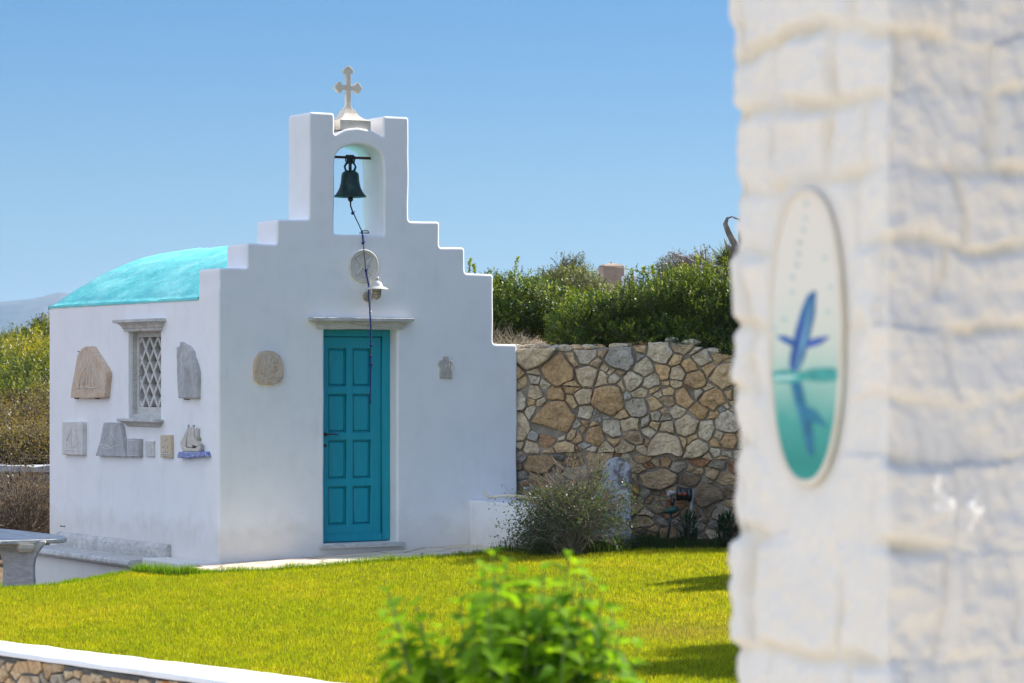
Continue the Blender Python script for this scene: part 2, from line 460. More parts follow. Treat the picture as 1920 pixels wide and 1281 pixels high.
a0 = fu(587, 595, -.105)[0]; a1 = fu(777, 595, -.105)[0]
zt_ = fu(680,596,-.1)[1]; zb_ = fu(680,617,0)[1]-.002
H = zt_-zb_
cornice(mb, a0+.105, a1-.105, [(.012,zb_),(.022,zb_+.001),(.030,zb_+.22*H),(.036,zb_+.25*H),(.042,zb_+.42*H),(.060,zb_+.58*H),(.085,zb_+.68*H),(.097,zb_+.70*H),(.105,zb_+.72*H),(.105,zt_-.004),(.101,zt_)])
mb.build('door_lintel', M['marble'], chapel)
mb = MB()
s0 = fu(602,1024,-.05)[0]; s1 = fu(760,1020,-.05)[0]
mb.rbox((s0, -.055, .122), (s1, DT-.021, .168), .008)
mb.build('door_sill', M['marble'], chapel)
# bell bar
bt = .245
bz = fu(690, 297, bt)[1]
mb = MB(); mb.box((1.20, bt-.010, bz-.012), (1.76, bt+.010, bz+.012)); mb.build('bell_bar', M['rust'], chapel)
# window (in the side wall): marble surround, lattice, dark glass
win = bpy.data.objects.new('window', None); COL.objects.link(win); win.parent = chapel; win.empty_display_size = .1
win.location = (0, (WV0+WV1)/2, ZB)
def wbuild(tmp, name, mat, par):      # tmp in (v, depth, z) -> chapel frame relative to the window empty
    m2 = MB(); m2.add([(p[1], p[0]-(WV0+WV1)/2, p[2]-ZB) for p in tmp.v], tmp.f, False)
    return m2.build(name, mat, par)
t_ = MB()
e = .0015
LT = .075
latz0, latz1 = lv(280,762,0)[1]-.01, lv(280,632,0)[1]-.0
slab(t_, [[(WV0+e,ZB+e),(WV1-e,ZB+e),(WV1-e,ZT-e),(WV0+e,ZT-e)],
          [(WV0+.085,latz0),(WV1-.085,latz0),(WV1-.085,latz1),(WV0+.085,latz1)]], LT, .2, .006, 2)
slab(t_, [[(WV0+e,ZB+e),(WV1-e,ZB+e),(WV1-e,ZT-e),(WV0+e,ZT-e)],
          [(WV0+.03,ZB+.05),(WV1-.03,ZB+.05),(WV1-.03,ZT-.012),(WV0+.03,ZT-.012)]], .03, LT-.001, .004, 2)
wbuild(t_, 'window_frame', M['marble'], win)
# lattice: crossing slats, clipped to the opening
def clip(poly, x0, x1, z0, z1):
    def cut(P, f, inter):
        o = []
        for i in range(len(P)):
            a, b = P[i], P[(i+1)%len(P)]
            if f(a): o.append(a)
            if f(a) != f(b): o.append(inter(a, b))
        return o
    def ix(c): return lambda a, b: (c, a[1]+(b[1]-a[1])*(c-a[0])/(b[0]-a[0]))
    def iz(c): return lambda a, b: (a[0]+(b[0]-a[0])*(c-a[1])/(b[1]-a[1]), c)
    P = cut(poly, lambda p: p[0] >= x0, ix(x0))
    if P: P = cut(P, lambda p: p[0] <= x1, ix(x1))
    if P: P = cut(P, lambda p: p[1] >= z0, iz(z0))
    if P: P = cut(P, lambda p: p[1] <= z1, iz(z1))
    return P
t_ = MB()
lx0, lx1 = WV0+.087, WV1-.087; pv = .2; pz = .232; hw = .024
for sgn, dd in ((1, 0.0), (-1, .0015)):
    for k in range(-8, 12):
        x = lx0 + k*pv/1.0
        dx = (latz1-latz0)*pv/pz*1.0
        a, b = (x, latz0), (x+sgn*dx, latz1)
        if sgn < 0: a, b = (x, latz0), (x-dx, latz1)
        P = [(a[0]-hw, a[1]), (a[0]+hw, a[1]), (b[0]+hw, b[1]), (b[0]-hw, b[1])]
        P = clip(P, lx0, lx1, latz0+.001, latz1-.001)
        if len(P) >= 3:
            # drop duplicate points
            Q = [p for i, p in enumerate(P) if (Vector(p)-Vector(P[i-1])).length > 1e-4]
            if len(Q) >= 3: slab(t_, [Q], LT+.012+dd, LT+.065-dd, .002, 1)
wbuild(t_, 'lattice', M['marble'], win)
t_ = MB(); t_.box((WV0+.01, .21, ZB+.01), (WV1-.01, .218, ZT-.01)); wbuild(t_, 'pane', M['pane'], win)
# window cornice & sill live in a frame whose x runs along the wall toward the corner
def sidecornice(name, vA, vB, prof, mat):
    t = MB(); cornice(t, vA, vB, prof, .02)
    m2 = MB(); m2.add([(p[1], p[0], p[2]) for p in t.v], t.f, False)
    return m2.build(name, mat, chapel)
z1_ = lv(260,598,.12)[1]; z0_ = ZT-.004; H = z1_-z0_
sidecornice('window_lintel', WV0-.0, WV1+.0, [(.02,z0_),(.035,z0_+.02*H),(.04,z0_+.25*H),(.05,z0_+.28*H),(.06,z0_+.5*H),(.085,z0_+.68*H),(.115,z0_+.74*H),(.125,z0_+.76*H),(.125,z1_-.005),(.12,z1_)], M['marble_grey'])
zs1 = ZB+.004; zs0 = zs1-.078
sidecornice('window_sill', WV0+.03, WV1-.03, [(.015,zs0),(.03,zs0+.01),(.04,zs0+.03),(.075,zs0+.045),(.095,zs0+.05),(.10,zs0+.055),(.10,zs1-.004),(.095,zs1)], M['marble_grey'])

# ---------------- facade things
def on_facade(name, label, cat, u, t, z, group=None):
    return thing(name, label, cat, ch2w(u, t, z), A, group)
# cross
ct = .20
cu, _ = fu(652, 240, ct)
cz0 = 4.162
cross = on_facade('stone_cross', 'cream marble cross with lobed arms standing on top of the bell arch', 'cross', cu, ct, cz0)
mb = MB()
pb = .165
def ring(h, z, ox=0): return [(-h+ox,-h,z),(h+ox,-h,z),(h+ox,h,z),(-h+ox,h,z)]
mb.rings([ring(.165,-.02),ring(.165,.075),ring(.158,.082),ring(.13,.090),ring(.105,.105),ring(.085,.125),ring(.068,.150),ring(.058,.178),ring(.055,.186)], smooth=False)
mb.build('base', M['marble_cream'], cross)
mb = MB()
def lobes(cx, cz, dx, dz, r=.033):
    """trefoil end as three overlapping discs, returned as outline points"""
    pass
w = .024
armz = .40; topz = .63-.05; ax = .115
pts = []
def arcpts(cx, cz, r, a0, a1, n=8): return [(cx+r*math.cos(R(a0+(a1-a0)*i/n)), cz+r*math.sin(R(a0+(a1-a0)*i/n))) for i in range(n+1)]
foot = [(-.045,.186),(.045,.186),(.045,.20),(.03,.215),(w,.235)]
r = .024
H_arm = armz
P = list(foot)
P += [(w, H_arm-w), (ax-.045, H_arm-w)]
P += arcpts(ax-.018, H_arm-.030, r, 180, 330, 6) + arcpts(ax+.008, H_arm, r, -60, 60, 6) + arcpts(ax-.018, H_arm+.030, r, 30, 180, 6)
P += [(ax-.045, H_arm+w), (w, H_arm+w)]
tz = topz
P += [(w, tz-.045)] + arcpts(.030, tz-.018, r, -90, 60, 6) + arcpts(0, tz+.008, r, 30, 150, 6) + arcpts(-.030, tz-.018, r, 120, 270, 6) + [(-w, tz-.045)]
P += [(-w, H_arm+w), (-ax+.045, H_arm+w)]
P += arcpts(-ax+.018, H_arm+.030, r, 0, 150, 6) + arcpts(-ax-.008, H_arm, r, 120, 240, 6) + arcpts(-ax+.018, H_arm-.030, r, 210, 360, 6)
P += [(-ax+.045, H_arm-w), (-w, H_arm-w)]
P += [(-w,.235),(-.03,.215),(-.045,.20)]
slab(mb, [P], -.024, .024, .005, 2, rback=True)
mb.build('cross', M['marble_cream'], cross)

# bell
bu, bzz = fu(656.5, 370, bt)
bell = on_facade('church_bell', 'dark green bronze bell hanging from iron bar inside the white arch', 'bell', bu, bt, bzz)
s = 28.97/F
mb = MB()
pr = [(.152,.0),(.158,.004),(.156,.012),(.140,.028),(.120,.058),(.104,.092),(.094,.13),(.088,.17),(.086,.205),(.080,.232),(.060,.250),(.035,.256),(.0,.258)]
inn = [(r_-.012 if r_ > .03 else r_, z-.010) for r_, z in pr]
mb.lathe(pr + [], (0,0,0), 36)
mb.lathe([(.152,.0)] + [(max(0,r_-.014), max(.001,z-.012)) for r_, z in pr[2:]], (0,0,0), 36)
mb.build('bell_body', M['bronze'], bell)
mb = MB()
for q in range(6):
    c_, s_ = math.cos(q*math.pi/3), math.sin(q*math.pi/3)
    mb.tube([(.018*c_,.018*s_,.245),(.05*c_,.05*s_,.262),(.062*c_,.062*s_,.295),(.045*c_,.045*s_,.325),(.028*c_,.028*s_,.335),(.02*c_,.02*s_,.36)], [.010,.010,.009,.009,.010,.010], 8)
mb.tube([(0,0,.25),(0,0,.33)], .016, 10)
mb.build('crown', M['bronze'], bell)
mb = MB()
hz_ = bz - bzz
for k in range(7):
    q = (k-3)*.013
    pts = [(q*1.0+.004*math.sin(k), .022*math.cos(a), hz_-.012+.034*math.sin(a)+ .004*math.sin(3*k)) for a in np.linspace(0, 2*math.pi, 13)]
    mb.tube(pts, .0065, 6, cap=False)
for k in range(4):
    q = -.03+k*.02
    mb.tube([(q,.015,hz_+.02),(q+.02,-.02,hz_-.01),(q-.01,-.02,hz_-.05),(q+.012,.01,hz_-.06)], .005, 6)
mb.build('wire_lashing', M['iron'], bell)
mb = MB()
mb.tube([(0,0,.22),(0,0,-.01)], .009, 8)
mb.lathe([(0,-.048),(.014,-.044),(.024,-.030),(.027,-.020),(.024,-.008),(.012,.003),(0,.006)], (.004,0,0), 16)
mb.tube([(.004,0,-.045),(.006,0,-.095)], .008, 6)
mb.build('clapper', M['iron'], bell)
# rope
def fp(x, y, t):
    u, z = fu(x, y, t); return ch2w(u, t, z)
rp = [(658,388,bt,),(661,397,bt-.01),(667,409,.18),(674,424,.09),(678.5,435,.02),(680,441,-.03),(681.5,458,-.035),(681.5,466,-.035)]
rope = thing('bell_rope', 'blue knotted bell rope hanging from the clapper down past the teal door', 'rope', fp(696,757,-.14))
base = Vector(rope.location)
def ropetube(mb, P, r, n=7, per=6):
    pts = [fp(*p)-base for p in P]
    sm = []
    for i in range(len(pts)-1):
        for k in range(per): sm.append(pts[i].lerp(pts[i+1], k/per))
    sm.append(pts[-1])
    for _ in range(3):
        sm = [sm[0]] + [(sm[i-1]+sm[i]*2+sm[i+1])/4 for i in range(1, len(sm)-1)] + [sm[-1]]
    sm = [p + Vector((.0025*noise.noise(p*22), .0025*noise.noise(p*22+Vector((5,0,0))), 0)) for p in sm]
    mb.tube(sm, r, n)
cords = [rp[:2]+[(664,403,.21)], [(678.5,433,.02),(680,441,-.03),(681.5,458,-.035)],
 [(686,506,-.045),(688.5,520,-.05),(691,535,-.06),(692,560,-.09),(694,590,-.125),(695.5,620,-.13),(695.5,649,-.13)],
 [(694.5,667,-.135),(696,685,-.135),(695.5,700,-.135),(694.5,730,-.135),(694.5,757,-.135)]]
for l, r_ in zip(cords, (.0075,.009,.008,.0075)):
    mb = MB(); ropetube(mb, l, r_); mb.build('blue_cord', M['rope_blue'], rope)
for (x, y, t) in [(661,400,.235),(680.5,456,-.04),(695.5,648,-.135),(696,684,-.135),(694.5,669,-.135),(686,507,-.05)]:
    mb = MB(); c = fp(x, y, t)-base
    mb.lathe([(0,-.016),(.011,-.012),(.015,0),(.011,.012),(0,.016)], c, 8)
    mb.tube([c+Vector((-.008,-.01,-.008)), c+Vector((.012,-.014,.004)), c+Vector((.02,-.01,.018))], .005, 6)
    mb.build('knot', M['rope_blue'], rope)
for l, r_ in (([(663,401,.22),(667,409,.17),(674,424,.09),(679,435,.02)], .0055), ([(681.5,458,-.035),(682.5,475,-.045),(684,490,-.05),(686,507,-.05)], .0042), ([(695.5,648,-.132),(695,668,-.132)], .003)):
    mb = MB(); ropetube(mb, l, r_); mb.build('thin_cord', M['iron'], rope)
hook = fp(682, 434, .03)
hk = thing('rope_ring', 'small grey metal ring on the sill of the bell arch', 'ring', hook, A)
mb = MB()
mb.tube([(-.03,0,-.012),(.0,-.005,.008),(.045,0,.006),(.052,0,-.012)], .006, 8); mb.box((-.04,-.012,-.022),(.055,.02,-.01))
mb.build('ring', M['lamp_grey'], hk)

# medallion
mu, mz = fu(681, 499)
med = on_facade('chi_rho_medallion', 'round cream relief of a Chi-Rho monogram set between bell arch and lamp', 'medallion', mu, 0, mz)
mb = MB()
RR = .158
circ = [(RR*math.cos(2*math.pi*k/48), RR*math.sin(2*math.pi*k/48)) for k in range(48)]
slab(mb, [circ], -.012, .01, .004, 2)
mb.lathe([(.160,.002),(.162,-.018),(.156,-.028),(.146,-.030),(.140,-.022),(.138,-.020),(.132,-.027),(.124,-.027),(.120,-.018),(.119,-.010)], (0,0,0), 48, axis='y')
def bar(a, r0, r1, hw0, hw1, y=-.026):
    c_, s_ = math.cos(R(a)), math.sin(R(a))
    P = [(r0*c_-hw0*s_*-1, r0*s_+hw0*c_*-1), (r1*c_+hw1*s_, r1*s_-hw1*c_), (r1*c_-hw1*s_, r1*s_+hw1*c_), (r0*c_-hw0*s_, r0*s_+hw0*c_)]
    slab(mb, [P], y, -.01, .003, 1)
for a in (45,135,225,315): bar(a, .0, .116, .007, .011)
bar(90, 0, .117, .008, .010, -.028); bar(270, 0, .117, .008, .010, -.028)
mb.tube([(.004,-.018,.095)]+[(.006+.030*math.cos(q), -.018, .070+.028*math.sin(q)) for q in np.linspace(math.pi/2,-math.pi/2,9)]+[(.004,-.018,.045)], .008, 8)
# letters alpha and omega beside the stem
mb.tube([(-.075,-.014,-.018),(-.062,-.014,.018),(-.049,-.014,-.018)], .004, 6); mb.tube([(-.07,-.014,-.006),(-.054,-.014,-.006)], .0035, 6)
mb.tube([(.05,-.014,-.016),(.052,-.014,.010),(.060,-.014,-.010),(.068,-.014,.012),(.072,-.014,-.016)], .004, 6)
mb.build('relief', M['medal'], med)

# wall lamp
lu, lz = fu(689, 556)
lamp = on_facade('wall_lamp', 'cream gooseneck wall lamp with flat shade and caged glass above the door', 'lamp', lu, 0, lz)
mb = MB(); mb.lathe([(0,-.03),(.035,-.03),(.048,-.022),(.052,0)], (0,0,0), 24, axis='y')
mb.tube([(0,-.02,0),(0,-.06,0)], .014, 10)
mb.build('wall_plate', M['lamp_grey'], lamp)
mb = MB()
zz = fu(689,522,-.06)[1]-lz; zl = fu(689,585,-.06)[1]-lz
mb.tube([(0,-.06,zl),(0,-.06,zz-.03),(0,-.066,zz-.01),(.0,-.085,zz),(0,-.16,zz+.004),(0,-.185,zz+.0),(0,-.195,zz-.012),(0,-.195,zz-.03)], .0085, 10)
mb.lathe([(0,-.01),(.012,-.008),(.013,.0),(.010,.01),(0,.012)], (0,-.06,zl), 12)
mb.lathe([(0,.012),(.02,.010),(.022,.0),(.018,-.012),(.012,-.02)], (0,-.195,zz-.0), 14)
mb.build('arm', M['lamp'], lamp)
mb = MB(); sz = fu(708,543,-.2)[1]-lz
mb.lathe([(.018,.085),(.024,.08),(.045,.066),(.056,.045),(.058,.034),(.062,.030),(.085,.022),(.112,.004),(.114,.0),(.112,.001),(.08,.016),(.055,.022),(.0,.024)], (0,-.195,sz), 36)
mb.build('shade', M['lamp'], lamp)
mb = MB(); mb.lathe([(.038,.02),(.039,-.04),(.036,-.065),(.026,-.083),(.012,-.09),(0,-.092)], (0,-.195,sz), 24)
mb.build('glass', M['lampglass'], lamp)
mb = MB()
for q in range(6):
    c_, s_ = math.cos(q*math.pi/3+.3), math.sin(q*math.pi/3+.3)
    mb.tube([(.042*c_,-.195+.042*s_,sz+.02),(.042*c_,-.195+.042*s_,sz-.045),(.034*c_,-.195+.034*s_,sz-.075),(.0,-.195,sz-.098)], .003, 5)
for zz2, rr in ((-.02,.042),(-.048,.041)):
    mb.tube([(rr*math.cos(q), -.195+rr*math.sin(q), sz+zz2) for q in np.linspace(0, 2*math.pi, 19)], .0028, 5, cap=False)
mb.build('cage', M['lamp_grey'], lamp)

# ---------------- relief plaques
def plaque_f(name, label, poly, mat, th=.035, extra=None, group=None, jag=.004):
    P = [fu(x, y, -th) for x, y in poly]
    cx = sum(p[0] for p in P)/len(P); z0 = min(p[1] for p in P)
    t = on_facade(name, label, 'plaque', cx, 0, z0, group)
    L = wob([(a-cx, b-z0) for a, b in P], .02, jag, 2.2, 18)
    mb = MB(); slab(mb, [L], -th, .01, .006, 2); mb.build('stone', mat, t)
    if extra: extra(t, cx, z0, th)
    return t
def lw(x, y, p=0): v, z = lv(x, y, p); return -v, z      # x toward the corner
def plaque_l(name, label, poly, mat, th=.04, extra=None, group=None, jag=.005, cat='plaque'):
    P = [lw(x, y, th) for x, y in poly]
    cx = sum(p[0] for p in P)/len(P); z0 = min(p[1] for p in P)
    t = thing(name, label, cat, ch2w(0, -cx, z0), A-math.pi/2, group)
    L = wob([(a-cx, b-z0) for a, b in P], .02, jag, cx*7, 18)
    mb = MB(); slab(mb, [L], -th, .01, .007, 2); mb.build('stone', mat, t)
    if extra: extra(t, cx, z0, th)
    return t
def relief(mat, lines, fn, r=.004):
    def ex(t, cx, z0, th):
        mb = MB()
        for ln in lines:
            pts = [fn(x, y, th) for x, y in ln]
            mb.tube([(a-cx, -th-.0005, b-z0) for a, b in pts], r, 6)
        mb.build('relief', mat, t)
    return ex
def z5(l): return [(110+x*.1717, 580+y*.1717) for x, y in l]
def z4(l): return [(100+x*.15625, 780+y*.15625) for x, y in l]
M['tanstone'] = pmat('tan_slab', [(.25,(.40,.33,.27)),(.45,(.60,.45,.32)),(.6,(.60,.50,.40)),(.8,(.66,.60,.53))], 4.2, .8, .7, 30, spec=.15, bdist=.012, fine=(35,.45,.75,(.72,.70,.68)), dist=1.5)
M['greystone'] = pmat('blue_grey_slab', [(.25,(.29,.285,.285)),(.5,(.43,.43,.435)),(.75,(.55,.545,.54))], 5, .8, .6, 34, stretch=(1,1,.5), spec=.15, bdist=.01, fine=(40,.45,.75,(.75,.75,.75)), dist=1.5)
M['palestone'] = pmat('pale_slab', [(.25,(.52,.51,.48)),(.5,(.62,.61,.58)),(.75,(.69,.68,.65))], 9, .8, .5, 40, spec=.15, bdist=.008, fine=(40,.45,.75,(.8,.8,.8)))
M['lightrelief'] = pmat('carved_light', [(.3,(.50,.46,.40)),(.7,(.62,.58,.52))], 20, .85, .5, 60, spec=.1, bdist=.006)
M['sandstone'] = pmat('sand_slab', [(.3,(.50,.40,.28)),(.7,(.62,.52,.38))], 12, .85, .5, 50, spec=.1, bdist=.006)
M['cobalt'] = pmat('blue_speckled_glaze', [(.42,(.02,.05,.30)),(.5,(.05,.11,.45)),(.56,(.55,.6,.7))], 120, .45, .3, 80, spec=.4, bdist=.003)
big1 = z5([(128,965),(135,880),(160,740),(205,500),(250,430),(290,407),(345,407),(385,465),(440,550),(500,640),(525,700),(515,800),(498,965),(300,972)])
plaque_l('stone_plaque', 'large tan pointed stone plaque with faint carving, left of the lattice window', big1, M['tanstone'], .06,
         relief(M['lightrelief'], [z5(l) for l in ([(330,540),(300,640),(290,760),(270,840)],[(345,520),(350,640),(345,760),(350,850)],[(370,560),(400,660),(420,760),(440,830)],[(310,600),(255,700),(235,760),(225,850)],[(330,620),(325,700),(318,820)],[(375,640),(380,740),(395,840)],[(200,860),(280,850),(360,865),(450,850)])], lw, .006), 'stone reliefs on the chapel side wall')
def hooks(pl):
    pass
big2 = z5([(1285,412),(1318,400),(1322,360),(1400,402),(1440,450),(1455,520),(1485,600),(1505,690),(1503,975),(1305,968),(1292,800)])
plaque_l('stone_plaque', 'tall dark blue-grey stone shard with rusty foot, right of the lattice window', big2, M['greystone'], .045, None, 'stone reliefs on the chapel side wall')
pA = z4([(105,75),(330,72),(348,80),(345,470),(102,465)])
plaque_l('stone_plaque', 'pale upright rectangular stone plaque, farthest left of the lower row', pA, M['palestone'], .05,
   relief(M['palestone'], [z4(l) for l in ([(150,330),(200,380),(260,370),(310,310)],[(225,130),(215,220),(222,360)],[(225,140),(160,300)],[(232,150),(300,290)],[(140,420),(220,405),(310,425)])], lw), 'stone reliefs on the chapel side wall')
pB = z4([(600,80),(770,80),(795,88),(862,490),(700,486),(505,478),(560,300)])
plaque_l('stone_plaque', 'grey trapezoid stone plaque with engraved sailing boat and rusty right edge', pB, M['greystone'], .05,
   relief(M['palestone'], [z4(l) for l in ([(680,180),(675,300),(690,370)],[(670,190),(600,290)],[(688,190),(765,330)],[(560,345),(640,355),(700,385),(790,350)],[(560,345),(620,400),(740,400),(790,350)])], lw), 'stone reliefs on the chapel side wall')
pC = z4([(880,282),(905,272),(1028,280),(1026,495),(880,490)])
plaque_l('stone_plaque', 'small grey framed stone plaque with carved figure, just right of the trapezoid', pC, M['greystone'], .045,
   relief(M['palestone'], [z4(l) for l in ([(895,300),(1000,300),(1000,478),(895,478),(895,300)],[(930,330),(965,320),(985,360),(950,400),(930,440),(970,450)],[(915,350),(935,400)])], lw), 'stone reliefs on the chapel side wall')
pD = z4([(1100,302),(1200,302),(1200,490),(1100,490)])
plaque_l('stone_plaque', 'smallest pale grey plaque, with fine upright lines, in the lower row', pD, M['palestone'], .02,
   relief(M['greystone'], [z4(l) for l in ([(1125,320),(1125,470)],[(1150,320),(1150,470)],[(1175,320),(1175,470)])], lw, .0025), 'stone reliefs on the chapel side wall')
pE = z4([(1282,230),(1410,230),(1412,505),(1282,497)])
plaque_l('stone_plaque', 'sand-coloured upright plaque with raised figures, beside the ceramic ship', pE, M['sandstone'], .03,
   relief(M['lightrelief'], [z4(l) for l in ([(1320,320),(1330,350),(1318,380)],[(1370,315),(1378,350),(1365,385)],[(1340,330),(1350,420),(1340,440)],[(1310,400),(1325,440)],[(1380,400),(1370,440)],[(1310,455),(1390,458)],[(1315,475),(1385,477)],[(1330,265),(1345,290),(1365,262)])], lw, .007), 'stone reliefs on the chapel side wall')
# ship
sp = [lw(x, y, .05) for x, y in z4([(1485,500),(1500,432),(1820,430),(1836,490),(1700,500),(1600,512)])]
scx = sum(p[0] for p in sp)/len(sp); sz0 = min(p[1] for p in sp)
ship = thing('ceramic_ship', 'ceramic sailing ship relief riding on a blue speckled sea base', 'relief', ch2w(0, -scx, sz0), A-math.pi/2)
mb = MB(); slab(mb, [wob([(a-scx,b-sz0) for a,b in sp], .015, .006, 1, 25)], -.055, .005, .012, 2); mb.build('sea_base', M['cobalt'], ship)
def shp(l, th): return [(a-scx, b-sz0) for a, b in [lw(x, y, th) for x, y in z4(l)]]
mb = MB()
slab(mb, [shp([(1518,330),(1545,345),(1600,385),(1690,390),(1740,365),(1748,345),(1750,431),(1560,431),(1530,380)], .05)], -.055, .004, .012, 2)
mb.build('hull', M['lightrelief'], ship)
for l in ([(1610,140),(1625,150),(1600,250),(1592,370),(1560,375),(1520,325),(1570,230)],
          [(1630,150),(1650,150),(1640,250),(1665,350),(1655,385),(1602,372),(1608,250)],
          [(1668,150),(1690,160),(1690,250),(1740,330),(1740,370),(1665,345),(1655,250)],
          [(1695,150),(1710,150),(1705,230),(1725,290),(1700,260)]):
    mb = MB(); slab(mb, [shp(l, .045)], -.045-random.random()*.02, .003, .010, 3); mb.build('sail', M['lightrelief'], ship)
for (x0,y0,x1,y1) in ((1618,118,1600,380),(1680,118,1668,380),(1768,345,1765,425)):
    mb = MB(); a, b = shp([(x0,y0),(x1,y1)], .04)
    mb.tube([(a[0],-.035,a[1]),(b[0],-.035,b[1])], .007, 8)
    mb.lathe([(0,-.012),(.013,-.006),(.013,.006),(0,.012)], (a[0],-.035,a[1]), 8); mb.build('mast', M['greystone'], ship)
# iron pins of the big plaques
def pin(x, y, lab):
    v, z = lv(x, y, .03); t = thing('iron_pin', lab, 'pin', ch2w(0, v, z), A-math.pi/2)
    mb = MB(); mb.tube([(0,.02,0),(0,-.05,0),(0,-.053,.012)], .005, 6); mb.build('pin', M['rust'], t)
pin(143,747,'short rusty pin under the left foot of the pointed tan plaque'); pin(182,747.5,'short rusty pin under the right foot of the pointed tan plaque')
pin(350,749,'short rusty pin under the dark shard right of the window'); pin(150.5,660,'short rusty pin at the upper left edge of the pointed tan plaque')
pin(117,987,'small dark pin low on the side wall above the marble bench')
# facade plaques
M['torso'] = pmat('worn_tan_grey', [(.3,(.38,.36,.33)),(.7,(.50,.47,.42))], 14, .85, .5, 50, spec=.1, bdist=.006)
pf = [(478,712),(477,690),(480,672),(488,660),(500,657),(515,659),(526,668),(531,684),(532,704),(527,717),(512,721),(490,720)]
plaque_f('stone_plaque', 'rounded grey-brown stone plaque with carved cross and text, left of the door', pf, M['tanstone'], .04,
   relief(M['tanstone'], [[(505,672),(505,700)],[(495,680),(515,680)],[(492,672),(488,690),(489,708)],[(520,672),(523,690),(522,708)],[(490,708),(521,709)],[(493,714),(518,714)],[(497,688),(512,688)],[(496,695),(514,695)]], fu, .004), None)
pg = [(826,709),(826,690),(823,684),(825,677),(832,674),(832,668),(842,667),(843,675),(850,679),(851,687),(848,693),(848,709)]
plaque_f('stone_plaque', 'small tan-grey cross-shouldered stone plaque right of the door', pg, M['torso'], .022,
   relief(M['torso'], [[(832,684),(832,704)],[(838,682),(838,704)],[(843,684),(843,703)]], fu, .003), None)

# ================================================================== GROUND, LAWN, PATH
def smooth(a, b, x):
    t = max(0, min(1, (x-a)/(b-a))); return t*t*(3-2*t)
WALLP = Vector((-.03, 29.72)); WD = Vector((1, -.15)).normalized()
def wall_y(X): return 29.72 - .15*(X+.03)
def terr(X, Y):
    z = -.52
    # terrace behind the right hand wall
    s = smooth(.0, .35, Y-(wall_y(X)+.12))*smooth(-2.2, -.6, X)
    zr = 1.90 + .035*max(0, Y-30) + .06*noise.noise(Vector((X*.8, Y*.8, 0)))
    # hillside on the left
    zl = z
    if Y > 38.3:
        zl = .35 + .08*(Y-38.3) if Y < 42 else .65 + .088*(min(Y, 60)-42)
        zl += -.06*(-8.5-X) * smooth(38.3, 50, Y) + .12*noise.noise(Vector((X*.5, Y*.5, 7)))
    far = smooth(60, 140, Y)
    z2 = zl*(1-s) + zr*s
    z2 = z2*(1-far) + (-2)*far
    if Y < 0 or abs(X) > 60: z2 = min(z2, -.52)
    return z2
def axis(lo, hi, dense0, dense1, step):
    a = list(np.arange(dense0, dense1+1e-6, step)); v = dense1; st = step
    while v < hi: st *= 1.35; v = min(hi, v+st); a.append(v)
    v = dense0; st = step
    while v > lo: st *= 1.35; v = max(lo, v-st); a.insert(0, v)
    return a
xs = axis(-5600, 5600, -16, 12, .4); ys = axis(-2500, 6900, 12, 62, .35)
vs = [(x, y, terr(x, y)) for y in ys for x in xs]; nx = len(xs)
fs = [(j*nx+i, j*nx+i+1, (j+1)*nx+i+1, (j+1)*nx+i) for j in range(len(ys)-1) for i in range(nx-1)]
mb = MB(); mb.add(vs, fs, True); tag(mb.build('ground', M['soil'], recalc=False), kind='structure')

def poly_sheet(name, poly, zf, mat, thick, step=.35, kind='structure'):
    """filled outline on a height function with a skirt"""
    bm = bmesh.new()
    vsb = [bm.verts.new((p[0], p[1], 0)) for p in poly]; f = bm.faces.new(vsb)
    bmesh.ops.triangulate(bm, faces=[f])
    for ax_, lo, hi in ((0, min(p[0] for p in poly), max(p[0] for p in poly)), (1, min(p[1] for p in poly), max(p[1] for p in poly))):
        c = lo+step
        while c < hi:
            co = (c,0,0) if ax_ == 0 else (0,c,0); no = (1,0,0) if ax_ == 0 else (0,1,0)
            bmesh.ops.bisect_plane(bm, geom=bm.verts[:]+bm.edges[:]+bm.faces[:], plane_co=co, plane_no=no); c += step
    for v in bm.verts: v.co.z = zf(v.co.x, v.co.y)
    be = [e for e in bm.edges if e.is_boundary]
    r = bmesh.ops.extrude_edge_only(bm, edges=be)
    for g_ in r['geom']:
        if isinstance(g_, bmesh.types.BMVert): g_.co.z -= thick
    bmesh.ops.recalc_face_normals(bm, faces=bm.faces)
    me = bpy.data.meshes.new(name); bm.to_mesh(me); bm.free()
    me.materials.append(mat); o = bpy.data.objects.new(name, me); COL.objects.link(o)
    return tag(o, kind=kind)
def w2(u, t): p = ch2w(u, t); return (p.x, p.y)
near_line = [(-9,20.2),(-5.2,17.0),(-3.55,15.9),(-2.5,14.8),(-.6,12.8),(.6,11.6),(2.2,10.2),(9,9.5)]
lawn_poly = near_line + [(9,28.1),(3.0,wall_y(3.0)-.03),(-.02,wall_y(0)-.03), w2(3.26,-.02), w2(2.70,-.02), w2(2.66,-1.05), w2(1.9,-1.09), w2(1.2,-1.0), w2(.6,-1.05), w2(0,-1.0),
            w2(-.6,-1.03), w2(-.93,-1.19), w2(-1.02,-.86), w2(-1.16,-.62), (-3.86,25.15), (-4.25,24.85), (-5.2,24.3), (-9,23.0)]
poly_sheet('lawn', lawn_poly, gz, M['turf'], .7)
path_poly = [w2(-1.12,-.50), w2(-.7,-.385), w2(-.28,-.30), w2(-.25,-.004), w2(3.2,-.004), w2(3.2,-.9), w2(2.64,-1.04), w2(1.9,-1.07), w2(1.2,-.985), w2(.6,-1.03), w2(0,-.985), w2(-.6,-1.01), w2(-.9,-1.16)]
poly_sheet('path', path_poly, lambda X, Y: gz(X, Y)+.012, M['paving'], .5)

